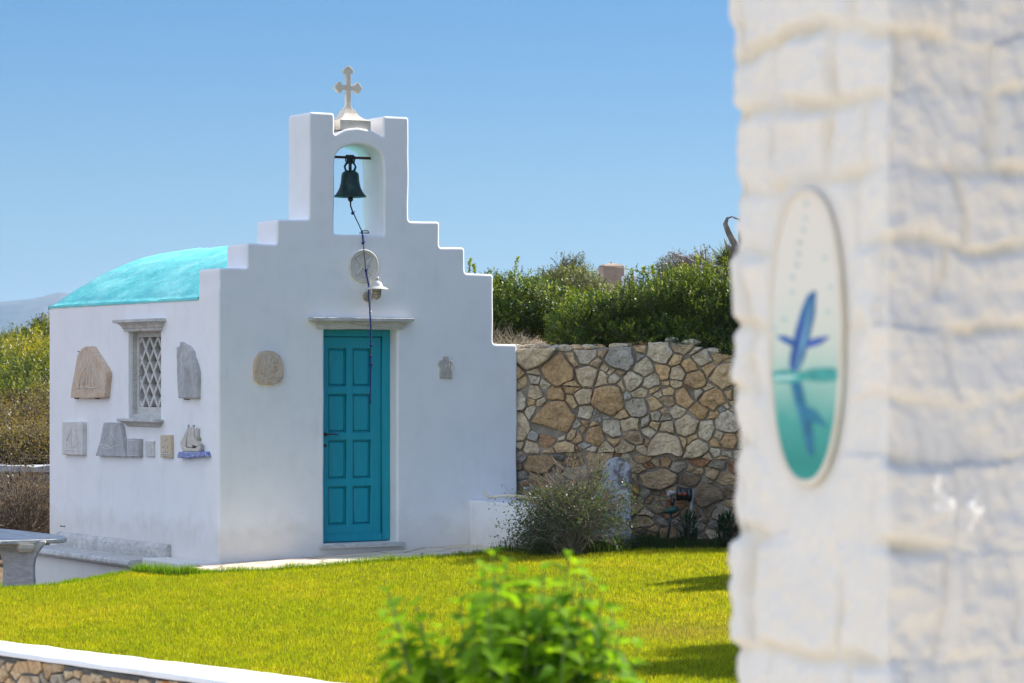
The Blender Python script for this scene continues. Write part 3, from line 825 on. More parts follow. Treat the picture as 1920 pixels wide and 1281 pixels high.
ter = [(-9,19.9),(-5.2,16.7),(-3.7,15.75),(-2.55,14.4),(-.7,12.45),(.45,11.3),(2.1,9.9),(9,9.2),(9,-12),(-9,-12)]
M['terrace'] = pmat('pale_terrace', [(.3,(.58,.49,.37)),(.7,(.72,.63,.50))], 3, .8, .3, 30)
poly_sheet('terrace', ter, lambda X, Y: -.03, M['terrace'], .5, step=2.0)
shade_strip = [(.0,wall_y(0)-.02),(4.5,wall_y(4.5)-.02),(4.5,28.0),(2.6,28.35),(1.2,28.55),(.35,28.55)]  # dark soil sheet that paints the wall's shade onto the ground at its foot
M['shade_strip'] = pmat('dark_shade_soil', [(.3,(.03,.022,.014)),(.7,(.075,.055,.035))], 7, .95, .9, 25, spec=.1, bdist=.04)
poly_sheet('wall_shade_strip', shade_strip, lambda X, Y: gz(X, Y)+.03+.02*noise.noise(Vector((X*6, Y*6, 0))), M['shade_strip'], .1, step=.15)
# grass blades
def inside(px, py, poly):
    c = np.zeros(px.shape, bool); j = len(poly)-1
    for i in range(len(poly)):
        xi, yi = poly[i]; xj, yj = poly[j]
        with np.errstate(divide='ignore', invalid='ignore'):
            t = ((yi > py) != (yj > py)) & (px < (xj-xi)*(py-yi)/(yj-yi)+xi)
        c ^= t; j = i
    return c
def gz_np(X, Y):
    u = np.clip((X-CX)*CA + (Y-CY)*SA, 0, 3.4); return .042*u
def vnoise(x, y, s, seed=0):
    """cheap smooth 2-D value noise"""
    r = np.random.default_rng(seed).random((64, 64))
    X = x*s; Y = y*s; xi = np.floor(X).astype(int); yi = np.floor(Y).astype(int)
    fx = X-xi; fy = Y-yi; fx = fx*fx*(3-2*fx); fy = fy*fy*(3-2*fy)
    g = lambda a, b: r[a % 64, b % 64]
    return (g(xi,yi)*(1-fx)+g(xi+1,yi)*fx)*(1-fy) + (g(xi,yi+1)*(1-fx)+g(xi+1,yi+1)*fx)*fy
def blades(name, X, Y, Z, h, w, cols, mat, lean=.45):
    n = len(X); a = RNG.random(n)*2*math.pi; b = RNG.random(n)*2*math.pi
    dx = np.cos(a)*w*.5; dy = np.sin(a)*w*.5
    L = (lean*RNG.random(n)**1.2)*h; tx = np.cos(b)*L; ty = np.sin(b)*L; tz = np.sqrt(np.maximum(h*h-L*L, 1e-8))
    V = np.empty((n, 3, 3)); V[:,0] = np.c_[X-dx, Y-dy, Z-.004]; V[:,1] = np.c_[X+dx, Y+dy, Z-.004]; V[:,2] = np.c_[X+tx, Y+ty, Z+tz]
    Fc = np.arange(n*3).reshape(n, 3); C = np.repeat(np.c_[cols, np.ones(n)], 3, axis=0)
    return np_mesh(name, V.reshape(-1,3), Fc, mat, cols=C)
N = 900000
Yr = 13.5 + (30.2-13.5)*RNG.random(N)**.9; Xr = (RNG.random(N)*2-1)*(Yr*.178+.25)
m_ = inside(Xr, Yr, lawn_poly); Xr, Yr = Xr[m_], Yr[m_]
m_ = (Xr < .085*Yr+.7); Xr, Yr = Xr[m_], Yr[m_]
pn = vnoise(Xr*.8, Yr*.33, 1.1, 1)*.6 + vnoise(Xr, Yr*.5, 3.7, 2)*.4
pf_ = vnoise(Xr*2, Yr*.8, 11, 3)
k = len(Xr)
gA = np.array([.205,.30,.006]); gB = np.array([.44,.405,.008]); gC = np.array([.62,.48,.06])
t_ = np.clip((pn-.5)*.7 + .5 + .6*(RNG.random(k)-.5), 0, 1)[:,None]
cols = gA*(1-t_) + gB*t_
dry = (RNG.random(k) < .05 + .10*(pn > .62))[:,None]; cols = np.where(dry, gC, cols)
worn = np.exp(-(((Xr-1.15)/.5)**2 + ((Yr-20.5)/.7)**2))[:,None]; cols = cols*(1-.6*worn) + np.array([.33,.24,.08])*.6*worn
cols *= (.62+.6*RNG.random(k))[:,None]*(.85+.3*pf_)[:,None]
hh = (.017+.018*RNG.random(k))*(.8+.4*pf_)
tag(blades('grass', Xr, Yr, gz_np(Xr, Yr), hh, .0042+.002*RNG.random(k), cols, M['grass'], .75), kind='stuff')
# longer fringe along the edges of the path and, with shade painted into its colour, at the wall foot
def fringe(name, P0, P1, n, spread, h0, h1, col, seed=1):
    s = RNG.random(n); X = P0[0]+(P1[0]-P0[0])*s + RNG.normal(0, spread, n); Y = P0[1]+(P1[1]-P0[1])*s + RNG.normal(0, spread, n)
    h = (h0+(h1-h0)*RNG.random(n)**1.5)*(.5+vnoise(X, Y, 7, seed)); c = np.array(col)*(.75+.5*RNG.random(n))[:,None]
    return X, Y, h, c
FR = []
for a, b, n, sp_, h0, h1, c in [
    (w2(-1.1,-.62), w2(-.93,-1.22), 1800, .035, .05, .12, (.14,.25,.01)),
    (w2(-.93,-1.20), w2(-.55,-1.06), 1800, .035, .05, .10, (.16,.26,.01)),
    (w2(-.55,-1.06), w2(2.6,-1.06), 5000, .04, .03, .065, (.17,.25,.01)),
    ((-4.25,24.85), (-3.86,25.15), 900, .03, .02, .05, (.17,.26,.01)), ((-3.86,25.15), (-3.44,26.85), 2500, .03, .02, .05, (.17,.26,.01)),
    ((-5.2,24.3), (-4.25,24.85), 1500, .03, .04, .12, (.15,.26,.02)),
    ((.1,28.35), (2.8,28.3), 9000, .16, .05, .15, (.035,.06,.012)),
    ((.25,27.85), (.9,27.9), 2500, .10, .10, .26, (.08,.12,.02)),
    ((-3.2,16.0), (.2,12.7), 1500, .03, .03, .07, (.18,.25,.02))]:
    FR.append(fringe('f', a, b, n, sp_, h0, h1, c))
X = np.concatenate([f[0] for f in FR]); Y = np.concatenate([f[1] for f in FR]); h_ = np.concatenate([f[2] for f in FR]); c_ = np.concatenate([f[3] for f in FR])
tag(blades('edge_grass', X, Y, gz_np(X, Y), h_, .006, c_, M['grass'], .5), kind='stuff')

# ================================================================== RUBBLE WALLS
PAL = [((.50,.36,.22),2.5),((.56,.44,.29),4),((.62,.54,.42),5),((.50,.47,.42),3),((.40,.41,.42),2),((.44,.29,.18),.7),((.38,.31,.23),1.5),((.66,.61,.52),4)]
WARM = (1.36, 1.30, 1.19)
def pal(bias=None):
    p = bias or PAL
    c = random.choices([a for a, _ in p], [b for _, b in p])[0]; k = .85+.3*random.random()
    c = [v*k*w_ for v, w_ in zip(c, WARM)]; q = min(1, .74/max(c)); return tuple(v*q for v in c)
def stone_cells(x0, x1, zlo, zhi, radii, seed, asp=1.15, slack=.72):
    rnd = random.Random(seed); C = []
    for r, tries in radii:
        for _ in range(tries):
            x = rnd.uniform(x0, x1); z = rnd.uniform(zlo(x), zhi(x)); rr = r*rnd.uniform(.7, 1.35)
            if all(((x-a)/asp)**2+(z-b)**2 > (slack*(rr+c))**2 for a, b, c in C): C.append((x, z, rr))
    cells = []
    for i, (x, z, r) in enumerate(C):
        P = [(x-.45,z-.35),(x+.45,z-.35),(x+.45,z+.35),(x-.45,z+.35)]
        P = clip(P, x0, x1, -9, 9)
        for j, (a, b, c) in enumerate(C):
            if i == j or abs(a-x) > 1 or abs(b-z) > .8: continue
            dx, dz = (a-x)/asp, b-z; D2 = dx*dx+dz*dz
            if D2 < 1e-9: continue
            t = .5 + .62*(r*r-c*c)/(2*D2)
            # half plane (p-x)·d <= t*D2 (in stretched space)
            o = []
            for q in range(len(P)):
                p1, p2 = P[q], P[(q+1) % len(P)]
                f1 = (p1[0]-x)/asp*dx+(p1[1]-z)*dz-t*D2; f2 = (p2[0]-x)/asp*dx+(p2[1]-z)*dz-t*D2
                if f1 <= 0: o.append(p1)
                if (f1 <= 0) != (f2 <= 0):
                    s = f1/(f1-f2); o.append((p1[0]+(p2[0]-p1[0])*s, p1[1]+(p2[1]-p1[1])*s))
            P = o
            if len(P) < 3: break
        if len(P) >= 3:
            zt = zhi(x)+rnd.uniform(-.01,.03); zb_ = zlo(x)
            P = clip(P, x0, x1, zb_, zt)
            if len(P) >= 3 and abs(area(P)) > .0006:
                D = []
                for i_ in range(len(P)):
                    p1, p2 = P[i_], P[(i_+1) % len(P)]
                    for q_ in (0, .5):
                        a_, b_ = p1[0]+(p2[0]-p1[0])*q_, p1[1]+(p2[1]-p1[1])*q_
                        k_ = min(1, max(0, (zt-.02-b_)/.06))
                        D.append((a_+.050*noise.noise(Vector((a_*6, b_*6, seed)))+.022*noise.noise(Vector((a_*17, b_*17, seed+3))),
                                  b_+k_*(.045*noise.noise(Vector((a_*6, b_*6, seed+5)))+.020*noise.noise(Vector((a_*17, b_*17, seed+8))))))
                cells.append(D)
    return cells
def stones_mesh(cells, gap, hmin, hmax, seed, palette=None, colf=None):
    rnd = random.Random(seed); mb = MB(); mb.c = []
    for P in cells:
        if area(P) < 0: P = P[::-1]
        A_ = abs(area(P)); size = math.sqrt(A_)
        # drop short edges, soften corners, roughen
        Q = [p for i, p in enumerate(P) if (Vector(p)-Vector(P[i-1])).length > .12*size]
        lim_ = rnd.choice((5,6,7,8)) if size > .085 else rnd.choice((4,5,6))
        while len(Q) > lim_:
            w_ = [abs((Q[i][0]-Q[i-1][0])*(Q[(i+1)%len(Q)][1]-Q[i-1][1])-(Q[i][1]-Q[i-1][1])*(Q[(i+1)%len(Q)][0]-Q[i-1][0]))*rnd.uniform(.7,1.4) for i in range(len(Q))]
            Q.pop(w_.index(min(w_)))
        if len(Q) < 3: continue
        Q = offset(Q, min(gap, size*.12))
        if area(Q) < .15*A_: continue
        Q = roundc(Q, .05*size, 1); Q = wob(Q, max(.018, size*.13), .010*min(1.6, size/.15), rnd.random()*50, 17)
        cx = sum(p[0] for p in Q)/len(Q); cz = sum(p[1] for p in Q)/len(Q)
        h = rnd.uniform(hmin, hmax)*min(1.25, .6+size*2.4); tx = rnd.uniform(-.16,.16); tz = rnd.uniform(-.2,.12); sd = rnd.random()*99
        def rg(sc, y, am):
            o = []
            for (a, b) in Q:
                X_, Z_ = cx+(a-cx)*sc, cz+(b-cz)*sc
                yy = y + (tx*(X_-cx)+tz*(Z_-cz))*(y < -.3*h) + am*noise.noise(Vector((X_*11, Z_*11, sd)))
                o.append((X_, yy, Z_))
            return o
        e1 = rnd.uniform(.84,.93)
        loops = [rg(1, .03, 0), rg(1.0, -.5*h, .004), rg(.975, -.82*h, .006), rg(e1+.02, -h, .010), rg(.6, -h*1.03, .022), rg(.3, -h*1.03, .026)]
        c = colf(cx, cz, rnd) if colf else None
        if c is None: c = pal(palette)
        n0 = len(mb.v); mb.rings(loops, smooth=False, caps=False)
        n = len(Q); top = loops[-1]
        mb.add(top + [(cx, -h*1.08+.01*rnd.uniform(-1,1), cz)], [(i, (i+1)%n, n) for i in range(n)])
        mb.c += [(*c, 1)]*(len(mb.v)-n0)
    return mb
def bump_sheet(mb, x0, x1, zlo, zhi, y, step, amp, seed):
    nx_ = int((x1-x0)/step)+1; vs = []; nz = 14
    nz = max(4, int(1.9/step))
    for j in range(nz+1):
        for i in range(nx_+1):
            x = x0+(x1-x0)*i/nx_; z = zlo(x)+(zhi(x)-zlo(x))*j/nz
            vs.append((x, y+amp*noise.noise(Vector((x*9, z*9, seed))), z))
    fs = [(j*(nx_+1)+i, j*(nx_+1)+i+1, (j+1)*(nx_+1)+i+1, (j+1)*(nx_+1)+i) for j in range(nz) for i in range(nx_)]
    mb.add(vs, fs, True)

# retaining wall right of the chapel
rw = thing('retaining_wall', 'tan rubble stone retaining wall running right from the chapel under the hedge', 'stone wall', (WALLP.x, WALLP.y, 0), math.atan2(WD.y, WD.x))
def rtop(x):
    z = 2.045 + .03*noise.noise(Vector((x*2.5, 0, 3))) + .035*math.exp(-((x-1.35)/.4)**2)
    z += .06*smooth(1.4, 1.62, x) - .22*smooth(1.78, 2.3, x)
    return z
rlo = lambda x: -.15
cells = stone_cells(.0, 5.4, lambda x: .98+.04*math.sin(x*2), lambda x: rtop(x)-.02, [(.165,60),(.105,500),(.07,500),(.045,2500)], 11)
cells2 = stone_cells(.0, 5.4, rlo, lambda x: .97+.04*math.sin(x*2), [(.13,50),(.085,400),(.055,1200),(.036,3000)], 12, asp=1.5)
def upcol(x, z, rnd):
    # weathered, cleaner stones high on the wall; earthier ones below
    return None
st = stones_mesh(cells, .007, .035, .075, 5, None); st2 = stones_mesh(cells2, .006, .035, .08, 6,
     [((.30,.22,.14),4),((.34,.27,.19),3),((.40,.36,.29),2),((.28,.26,.23),3),((.24,.24,.24),2),((.26,.15,.09),2),((.20,.16,.12),2.5)])
b = len(st.v); st.v += st2.v; st.f += [tuple(i+b for i in f) for f in st2.f]; st.sm += st2.sm; st.c += st2.c
st.build('stonework', M['stone'], rw, recalc=False)
mb = MB(); bump_sheet(mb, 0, 5.4, rlo, lambda x: rtop(x)-.02, -.016, .035, .022, 2)
# rough top and back of the wall
nx_ = 90
vs = []
for i in range(nx_+1):
    x = 5.4*i/nx_; zt = rtop(x)-.02
    vs += [(x, -.016+.022*noise.noise(Vector((x*9, zt*9, 2))), zt), (x, .12, zt+.02+.02*noise.noise(Vector((x*9,1,1)))), (x, .32, zt+.01+.02*noise.noise(Vector((x*9,3,1)))), (x, .36, -.1)]
mb.add(vs, [(4*i+k, 4*i+k+1, 4*i+5+k, 4*i+4+k) for i in range(nx_) for k in range(3)], False)
mb.build('mortar', M['mortar'], rw, recalc=False)
topc = MB(); topc.c = []
for i in range(70):     # loose capping stones
    x = random.uniform(.02, 5.3); r = random.uniform(.03,.075); c = Vector((x, random.uniform(.0,.2), rtop(x)+.0+r*.12))
    rg = []
    sd = random.random()*50; n0 = len(topc.v)
    for k in range(5):
        ph = -math.pi/2+math.pi*(k+.5)/5; 
        rg.append([(c.x+r*1.35*math.cos(ph)*math.cos(q)*(1+.35*noise.noise(Vector((math.cos(q)*1.3,ph,sd)))), c.y+r*math.cos(ph)*math.sin(q)*(1+.3*noise.noise(Vector((q,ph,sd)))), c.z+r*.55*math.sin(ph)) for q in [2*math.pi*j/8 for j in range(8)]])
    topc.rings(rg, smooth=False); topc.c += [(*pal(), 1)]*(len(topc.v)-n0)
topc.build('capping_stones', M['stone'], rw, recalc=False)

# foreground low wall with whitewashed coping
lwp0 = Vector((-3.6, 15.55)); lwp1 = Vector((.2, 10.95)); lwd = (lwp1-lwp0).normalized(); lwp0 = lwp0 + Vector((-lwd.y, lwd.x))*.12; lwp1 = lwp1 + Vector((-lwd.y, lwd.x))*.12; LL = (lwp1-lwp0).length
low = thing('low_wall', 'low rubble wall with white painted coping in the bottom left foreground', 'stone wall', (lwp0.x, lwp0.y, 0), math.atan2(lwd.y, lwd.x))
ZC = .45
cells = stone_cells(-.5, LL, lambda x: -.2, lambda x: ZC-.052, [(.06,300),(.045,1500),(.03,6000)], 21, asp=1.2)
stones_mesh(cells, .005, .018, .035, 8, [((.56,.42,.28),3),((.62,.50,.36),4),((.66,.58,.46),4),((.50,.40,.30),3),((.60,.34,.18),.8),((.42,.40,.37),1)]).build('stonework', M['stone'], low, recalc=False)
mb = MB(); bump_sheet(mb, -.5, LL, lambda x: -.2, lambda x: ZC-.035, -.004, .04, .01, 4)
mb.box((-.5, .02, -.2), (LL, .22, ZC-.04)); mb.build('mortar', M['mortar_grey'], low)
def near_off(x): return .02*math.sin(x*1.4)
# coping: hand-troweled edge
nearL = []; farL = []
n = 120
for i in range(n+1):
    x = -.5+(LL+.5)*i/n
    nearL.append((x, -.035+.012*noise.noise(Vector((x*5,0,0)))+.006*noise.noise(Vector((x*17,0,0)))))
    wd = .25+.09*smooth(1.2, 3.6, x)
    farL.append((x, wd+.014*noise.noise(Vector((x*5,7,0)))+.010*noise.noise(Vector((x*16,7,0)))))
vs = []; prof_ = [(0,-.034),(0,-.008),(.012,0)]
for i in range(n+1):
    x, a = nearL[i]; _, b_ = farL[i]; nz_ = .006*noise.noise(Vector((x*4,2,2)))
    row = [(x,a+.006,ZC-.026),(x,a,ZC-.010),(x,a+.010,ZC-.002+nz_)]
    for s in (.25,.5,.75): row.append((x, a+(b_-a)*s, ZC+nz_+.004*noise.noise(Vector((x*6,s*5,2)))))
    row += [(x,b_-.012,ZC-.002+nz_),(x,b_,ZC-.014),(x,b_,ZC-.5)]
    vs += row
k = 9
mb = MB(); mb.add(vs, [(k*i+j, k*i+k+j, k*i+k+j+1, k*i+j+1) for i in range(n) for j in range(k-1)], True)
mb.build('coping', M['white'], low, recalc=False)

# garden wall far left, seen between the chapel and the picture edge
gwp = Vector((-12.0, 38.4)); gw = thing('garden_wall', 'distant rubble garden wall with whitewashed cap at the foot of the left hillside', 'stone wall', (gwp.x, gwp.y, 0), R(-1.5))
cells = stone_cells(3.2, 7.2, lambda x: -.6, lambda x: .52, [(.16,100),(.11,300),(.07,1200),(.045,3000)], 31, asp=1.3)
stones_mesh(cells, .008, .03, .07, 9, [((.42,.30,.19),4),((.47,.37,.25),3),((.40,.22,.12),2),((.32,.27,.22),3)]).build('stonework', M['stone'], gw, recalc=False)
mb = MB(); mb.box((.5, .004, -.6), (9, .4, .545)); mb.build('mortar', M['mortar'], gw)
mb = MB(); 
lp = wob([(.5,-.03),(9,-.03),(9,.36),(.5,.36)], .08, .05, 3, 4)
mb.rings([[(p[0],p[1],.55) for p in lp], [(p[0],p[1],.63+.03*noise.noise(Vector((p[0]*4,0,0)))) for p in lp]], smooth=False)
mb.build('cap', M['greystone'], gw)

# ================================================================== WHITE MASONRY NEAR THE CHAPEL, BENCH, TABLE
def chthing(name, label, cat, u, t, z, rz=A): return thing(name, label, cat, ch2w(u, t, z), rz)
blk = chthing('low_white_wall', 'low whitewashed wall stub running forward from the right end of the chapel front', 'low wall', 2.69, -.0, .0)
mb = MB()
slab(mb, [roundc([(0,-.1),(.40,-.1),(.40,.555),(0,.555)], .02, 3)], -1.45, -.003, .02, 3); mb.build('masonry', M['white'], blk)
# pale branch lying on it
bp = ch2w(2.86, -.30, .56)
br = thing('pale_branch', 'pale bent branch lying on top of the low white wall beside the dry bush', 'branch', bp)
mb = MB(); P = [at(x, y, d)-bp for x, y, d in ((905,921.5,29.05),(911,927,29.02),(917,932.5,29.0),(930,931.5,28.95),(945,929.5,28.9),(960,930,28.8),(985,932,28.65),(1015,935,28.4))]
P = [Vector((p.x, p.y, max(p.z, .005))) for p in P]
mb.tube(P, [.012,.018,.017,.014,.017,.016,.014,.009], 8); mb.build('branch', M['marble_cream'], br)

# marble bench on the side wall
ben = thing('marble_bench', 'long grey marble bench with low back on a white plinth along the chapel side', 'bench', ch2w(0, 2.6, -.45), A-math.pi/2)
# local x toward the corner, -y out of the wall; x = 2.6 - v
bx1 = 2.6-1.15; bx0 = 2.6-4.0
Z0 = .45
mb = MB(); tt = MB()
def prism_x(mb, prof, x0, x1, smooth=True):
    mb.rings([[(x0, y, z) for y, z in prof], [(x1, y, z) for y, z in prof]], smooth=smooth, caps=True)
# seat: bullnosed slab
prof = [(-.06,Z0-.075),(-.40,Z0-.075),(-.425,Z0-.065),(-.435,Z0-.045),(-.43,Z0-.02),(-.41,Z0-.004),(-.38,Z0),(-.06,Z0)]
mb = MB(); prism_x(mb, prof, bx0, bx1, False); mb.build('seat', M['marble_grey'], ben)
prof = [(-.002,Z0-.06),(-.055,Z0-.06),(-.062,Z0+.05),(-.058,Z0+.10),(-.045,Z0+.128),(-.028,Z0+.14),(-.002,Z0+.14)]
mb = MB(); prism_x(mb, prof, bx0, bx1+.03, False); mb.build('back', M['marble_grey'], ben)
mb = MB(); mb.rbox((bx0, -.36, -.1), (bx1-.015, -.001, Z0-.076), .02); mb.build('plinth', M['white'], ben)
# white kerb running from the bench to the chapel corner
kb = thing('white_kerb', 'low white kerb between the marble bench end and the chapel corner', 'kerb', ch2w(-.0, .8, -.4), A-math.pi/2)
mb = MB(); mb.rbox((-.33, -.30, -.1), (.80, -.003, .42), .02); mb.build('masonry', M['white'], kb)

# marble table
tb = at(40, 1012, 27.3); tb.z = 0
tab = thing('marble_table', 'grey marble table with hourglass pedestal beside the bench', 'table', (tb.x, tb.y, -.45), A-math.pi/2)
inv = Matrix.Rotation(-(A-math.pi/2), 4, 'Z')
def tl(x, y, z):
    d = (EYE-z)*F/(y-HZ); p = at(x, y, d); q = inv @ (p-Vector((tb.x, tb.y, -.45))); return q
c1 = tl(123, 1008, .30); c2 = tl(26, 994, .30)
c1 = Vector((c1.x, c1.y)); 
wtab = .75; ltab = 1.7
x1 = c1.x; y1 = c1.y + .62
lp = [(x1-ltab, y1-wtab), (x1-.05, y1-wtab), (x1, y1-wtab+.05), (x1, y1-.05), (x1-.05, y1), (x1-ltab, y1)]
# the top is laid out from three measured corners
TP = [tl(-250,1026,.30), tl(0,1014,.30), tl(118,1010.5,.30), tl(126,1008,.30), tl(120,1004,.30), tl(27,993.5,.30), tl(-60,986,.30), tl(-330,996,.30)]
TP = [(p.x, p.y) for p in TP]
if area(TP) < 0: TP = TP[::-1]
TP = roundc(TP, .03, 3)
zt_ = .75
mb = MB(); mb.rings([[(p[0],p[1],zt_-.04) for p in offset(TP,.012)], [(p[0],p[1],zt_-.030) for p in TP], [(p[0],p[1],zt_-.006) for p in TP], [(p[0],p[1],zt_) for p in offset(TP,.006)]], smooth=False)
mb.build('table_top', M['marble_grey'], tab)
# pedestal: two shaped slabs
def pedestal(xc, d):
    # outline in photo rows -> real half widths
    def pr(x, y): p = at(x, y, d); return (p.x, p.z+.45)
    rt = [(87,1014),(86,1019),(78,1028),(71,1038),(66.5,1050),(64.5,1064),(65,1080),(67,1100),(72,1130),(80,1166)]
    return [pr(x+xc, y) for x, y in rt]
d_ = 26.95
rt = pedestal(0, d_); midx = at(36, 1050, d_).x
lf = [(2*midx-a-.0, b) for a, b in rt]
poly = rt + lf[::-1]
pedo = MB(); slab(pedo, [[(a-midx, b) for a, b in poly]], -.05, .05, .012, 2, rback=True)
o = pedo.build('pedestal', M['marble_grey'], tab)
wp = Vector((midx, d_, -.45)) - Vector((tb.x, tb.y, -.45)); lpz = inv @ wp
o.location = lpz; o.rotation_euler = (0, 0, -(A-math.pi/2))
for o_, ped in ((o, 0),):
    c = o.copy(); c.data = o.data; COL.objects.link(c); c.parent = tab; c.location = lpz + Vector((inv @ Vector((-.95, -.12, 0))))
mb = MB(); q = inv @ (at(47, 1022, d_-.09)-Vector((tb.x, tb.y, -.45)))
mb.rings([[(q.x-.03,q.y-.05,.70-.06),(q.x+.03,q.y-.05,.70-.06),(q.x+.03,q.y+.05,.70-.06),(q.x-.03,q.y+.05,.70-.06)],
          [(q.x-.05,q.y-.07,.705-.03),(q.x+.05,q.y-.07,.705-.03),(q.x+.05,q.y+.07,.705-.03),(q.x-.05,q.y+.07,.705-.03)],
          [(q.x-.05,q.y-.07,.709),(q.x+.05,q.y-.07,.709),(q.x+.05,q.y+.07,.709),(q.x-.05,q.y+.07,.709)]], smooth=False)
mb.build('bracket', M['marble_cream'], tab)

# ================================================================== VEGETATION
def leafquads(Cn, D, Up, ln, wd, fold=.25, curl=.0):
    """Cn base points (n,3), D unit directions, Up rough normal, ln/wd arrays -> folded rhombic leaves"""
    n = len(Cn)
    Sd = np.cross(D, Up); Sd /= np.maximum(np.linalg.norm(Sd, axis=1, keepdims=True), 1e-6)
    Nn = np.cross(Sd, D)
    ln = np.broadcast_to(ln, (n,))[:,None]; wd = np.broadcast_to(wd, (n,))[:,None]
    V = np.empty((n, 4, 3))
    V[:,0] = Cn; V[:,2] = Cn + D*ln - Nn*ln*curl
    mid = Cn + D*ln*.55 + Nn*wd*fold
    V[:,1] = mid + Sd*wd*.5; V[:,3] = mid - Sd*wd*.5
    return V.reshape(-1,3), np.arange(n*4).reshape(n,4)
def unit(a): return a/np.maximum(np.linalg.norm(a, axis=1, keepdims=True), 1e-9)
def crown(ells, nshoot, per, ln, wd, colA, colB, tipc=None, rlo=.72, rhi=1.06, up=.5, spread=.9, rough=.22, seed=0, ratio=.0, keep=None):
    """shoots scattered through the outer part of a union of ellipsoids, each carrying a spray of leaves"""
    r = np.random.default_rng(seed)
    vol = np.array([e[1][0]*e[1][1]+e[1][1]*e[1][2]+e[1][0]*e[1][2] for e in ells]); pr_ = vol/vol.sum()
    idx = r.choice(len(ells), nshoot, p=pr_)
    Ce = np.array([e[0] for e in ells])[idx]; Re = np.array([e[1] for e in ells])[idx]
    d = unit(r.normal(size=(nshoot, 3)))
    wob_ = 1 + rough*(vnoise(d[:,0]*2+Ce[:,0]*3, d[:,2]*2+d[:,1]*2+Ce[:,2], 1.7, seed)-.5)*2
    rad = (rlo+(rhi-rlo)*r.random(nshoot)**.6)*wob_
    P = Ce + d*Re*rad[:,None]
    ok = np.ones(nshoot, bool)
    for c, R_ in ells:
        q = np.linalg.norm((P-np.array(c))/np.array(R_), axis=1); ok &= q > rlo*.8
    if keep is not None: ok &= keep(P)
    P = P[ok]; d = d[ok]; n = len(P)
    ax_ = unit(d*(1-up) + np.array([0,0,1])*up + r.normal(size=(n,3))*.25)
    Pb = np.repeat(P, per, axis=0); Ax = np.repeat(ax_, per, axis=0); m = len(Pb)
    off = np.tile(np.linspace(-1, 1, per), n)[:,None]
    side = unit(np.cross(Ax, r.normal(size=(m,3))))
    base = Pb + Ax*off*ln*1.2
    D = unit(Ax*(.55+.3*off) + side*spread)
    V, Fc = leafquads(base, D, Ax, ln*(.7+.6*r.random(m)), wd*(.7+.6*r.random(m)))
    sh = r.random(n); t_ = np.repeat(sh, per)[:,None]
    pt = vnoise(P[:,0]*1.0+5, P[:,2]*1.4+P[:,1], 2.5, seed+1); t2 = np.repeat(pt, per)[:,None]
    mix = np.clip(.55*t_+.7*t2-.15, 0, 1)
    c = np.array(colA)*(1-mix)+np.array(colB)*mix
    if tipc is not None:
        tp = np.repeat(r.random(n) < tipc[1], per)[:,None]; c = np.where(tp, np.array(tipc[0]), c)
    c = c*(.8+.4*r.random(m))[:,None]
    C = np.repeat(np.c_[c, np.ones(m)], 4, axis=0)
    return V, Fc, C, P
def sprays(ells, n, ln, rad, seed, inner=.2, upb=.4):
    """twigs running out from the heart of the crown to its surface"""
    r = random.Random(seed); mb = MB()
    for _ in range(n):
        c, Re = r.choice(ells); d = Vector((r.gauss(0,1), r.gauss(0,1), abs(r.gauss(0,1))*upb+r.gauss(0,.6))).normalized()
        a = Vector((c[0]+d.x*Re[0]*inner, c[1]+d.y*Re[1]*inner, c[2]-Re[2]*.5)); b = Vector((c[0]+d.x*Re[0]*1.0, c[1]+d.y*Re[1]*1.0, c[2]+d.z*Re[2]*1.0))
        m_ = a.lerp(b, .5) + Vector((r.gauss(0,.05), r.gauss(0,.05), -.05))
        mb.tube([a, m_, b], [rad, rad*.7, rad*.3], 4, cap=False)
    return mb
def plant(name, label, cat, base, parts, group=None):
    t = thing(name, label, cat, base, 0, group)
    bv = np.array(base)
    for pname, data, mat in parts:
        if isinstance(data, MB):
            data.v = [(p[0]-base[0], p[1]-base[1], p[2]-base[2]) for p in data.v]; data.build(pname, mat, t, recalc=False)
        else:
            V, Fc, C = data[:3]; np_mesh(pname, V-bv, Fc, mat, t, C)
    return t
GD = (.022,.045,.010); GM = (.11,.165,.014); GL = (.24,.28,.02)
# right hedge above the wall
E = [((.72,30.15,2.22),(.36,.42,.28)),((1.05,30.3,2.34),(.50,.5,.28)),((1.5,30.25,2.42),(.5,.5,.36)),((1.95,30.15,2.45),(.5,.5,.40)),((2.4,30.1,2.42),(.55,.5,.46)),
     ((3.0,30.0,2.4),(.6,.55,.5)),((3.7,30.0,2.4),(.6,.55,.5)),((1.3,29.85,2.18),(.45,.3,.16)),((1.85,29.75,2.15),(.5,.28,.18)),((2.35,29.62,2.05),(.5,.28,.22)),((.95,30.9,2.38),(.45,.4,.26)),((1.7,30.9,2.45),(.55,.4,.28))]
f = crown(E, 27000, 7, .030, .015, GD, GM, (GL, .13), seed=3, rough=.3, rlo=.45)
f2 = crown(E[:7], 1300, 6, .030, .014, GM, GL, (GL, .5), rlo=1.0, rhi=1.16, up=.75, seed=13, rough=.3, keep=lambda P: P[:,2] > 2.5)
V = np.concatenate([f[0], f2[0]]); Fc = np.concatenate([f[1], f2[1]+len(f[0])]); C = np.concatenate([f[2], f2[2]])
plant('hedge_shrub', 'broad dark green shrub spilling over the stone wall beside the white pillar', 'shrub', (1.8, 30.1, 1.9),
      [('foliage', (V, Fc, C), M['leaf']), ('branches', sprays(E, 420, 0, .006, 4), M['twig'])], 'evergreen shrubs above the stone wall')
E2 = [((3.6,30.3,2.4),(.85,.7,.6)),((4.5,30.1,2.6),(.9,.8,.85)),((5.5,30,2.7),(.9,.8,.95))]
f = crown(E2, 9000, 6, .045, .02, GD, GM, (GL, .12), seed=33, rough=.3, rlo=.5)
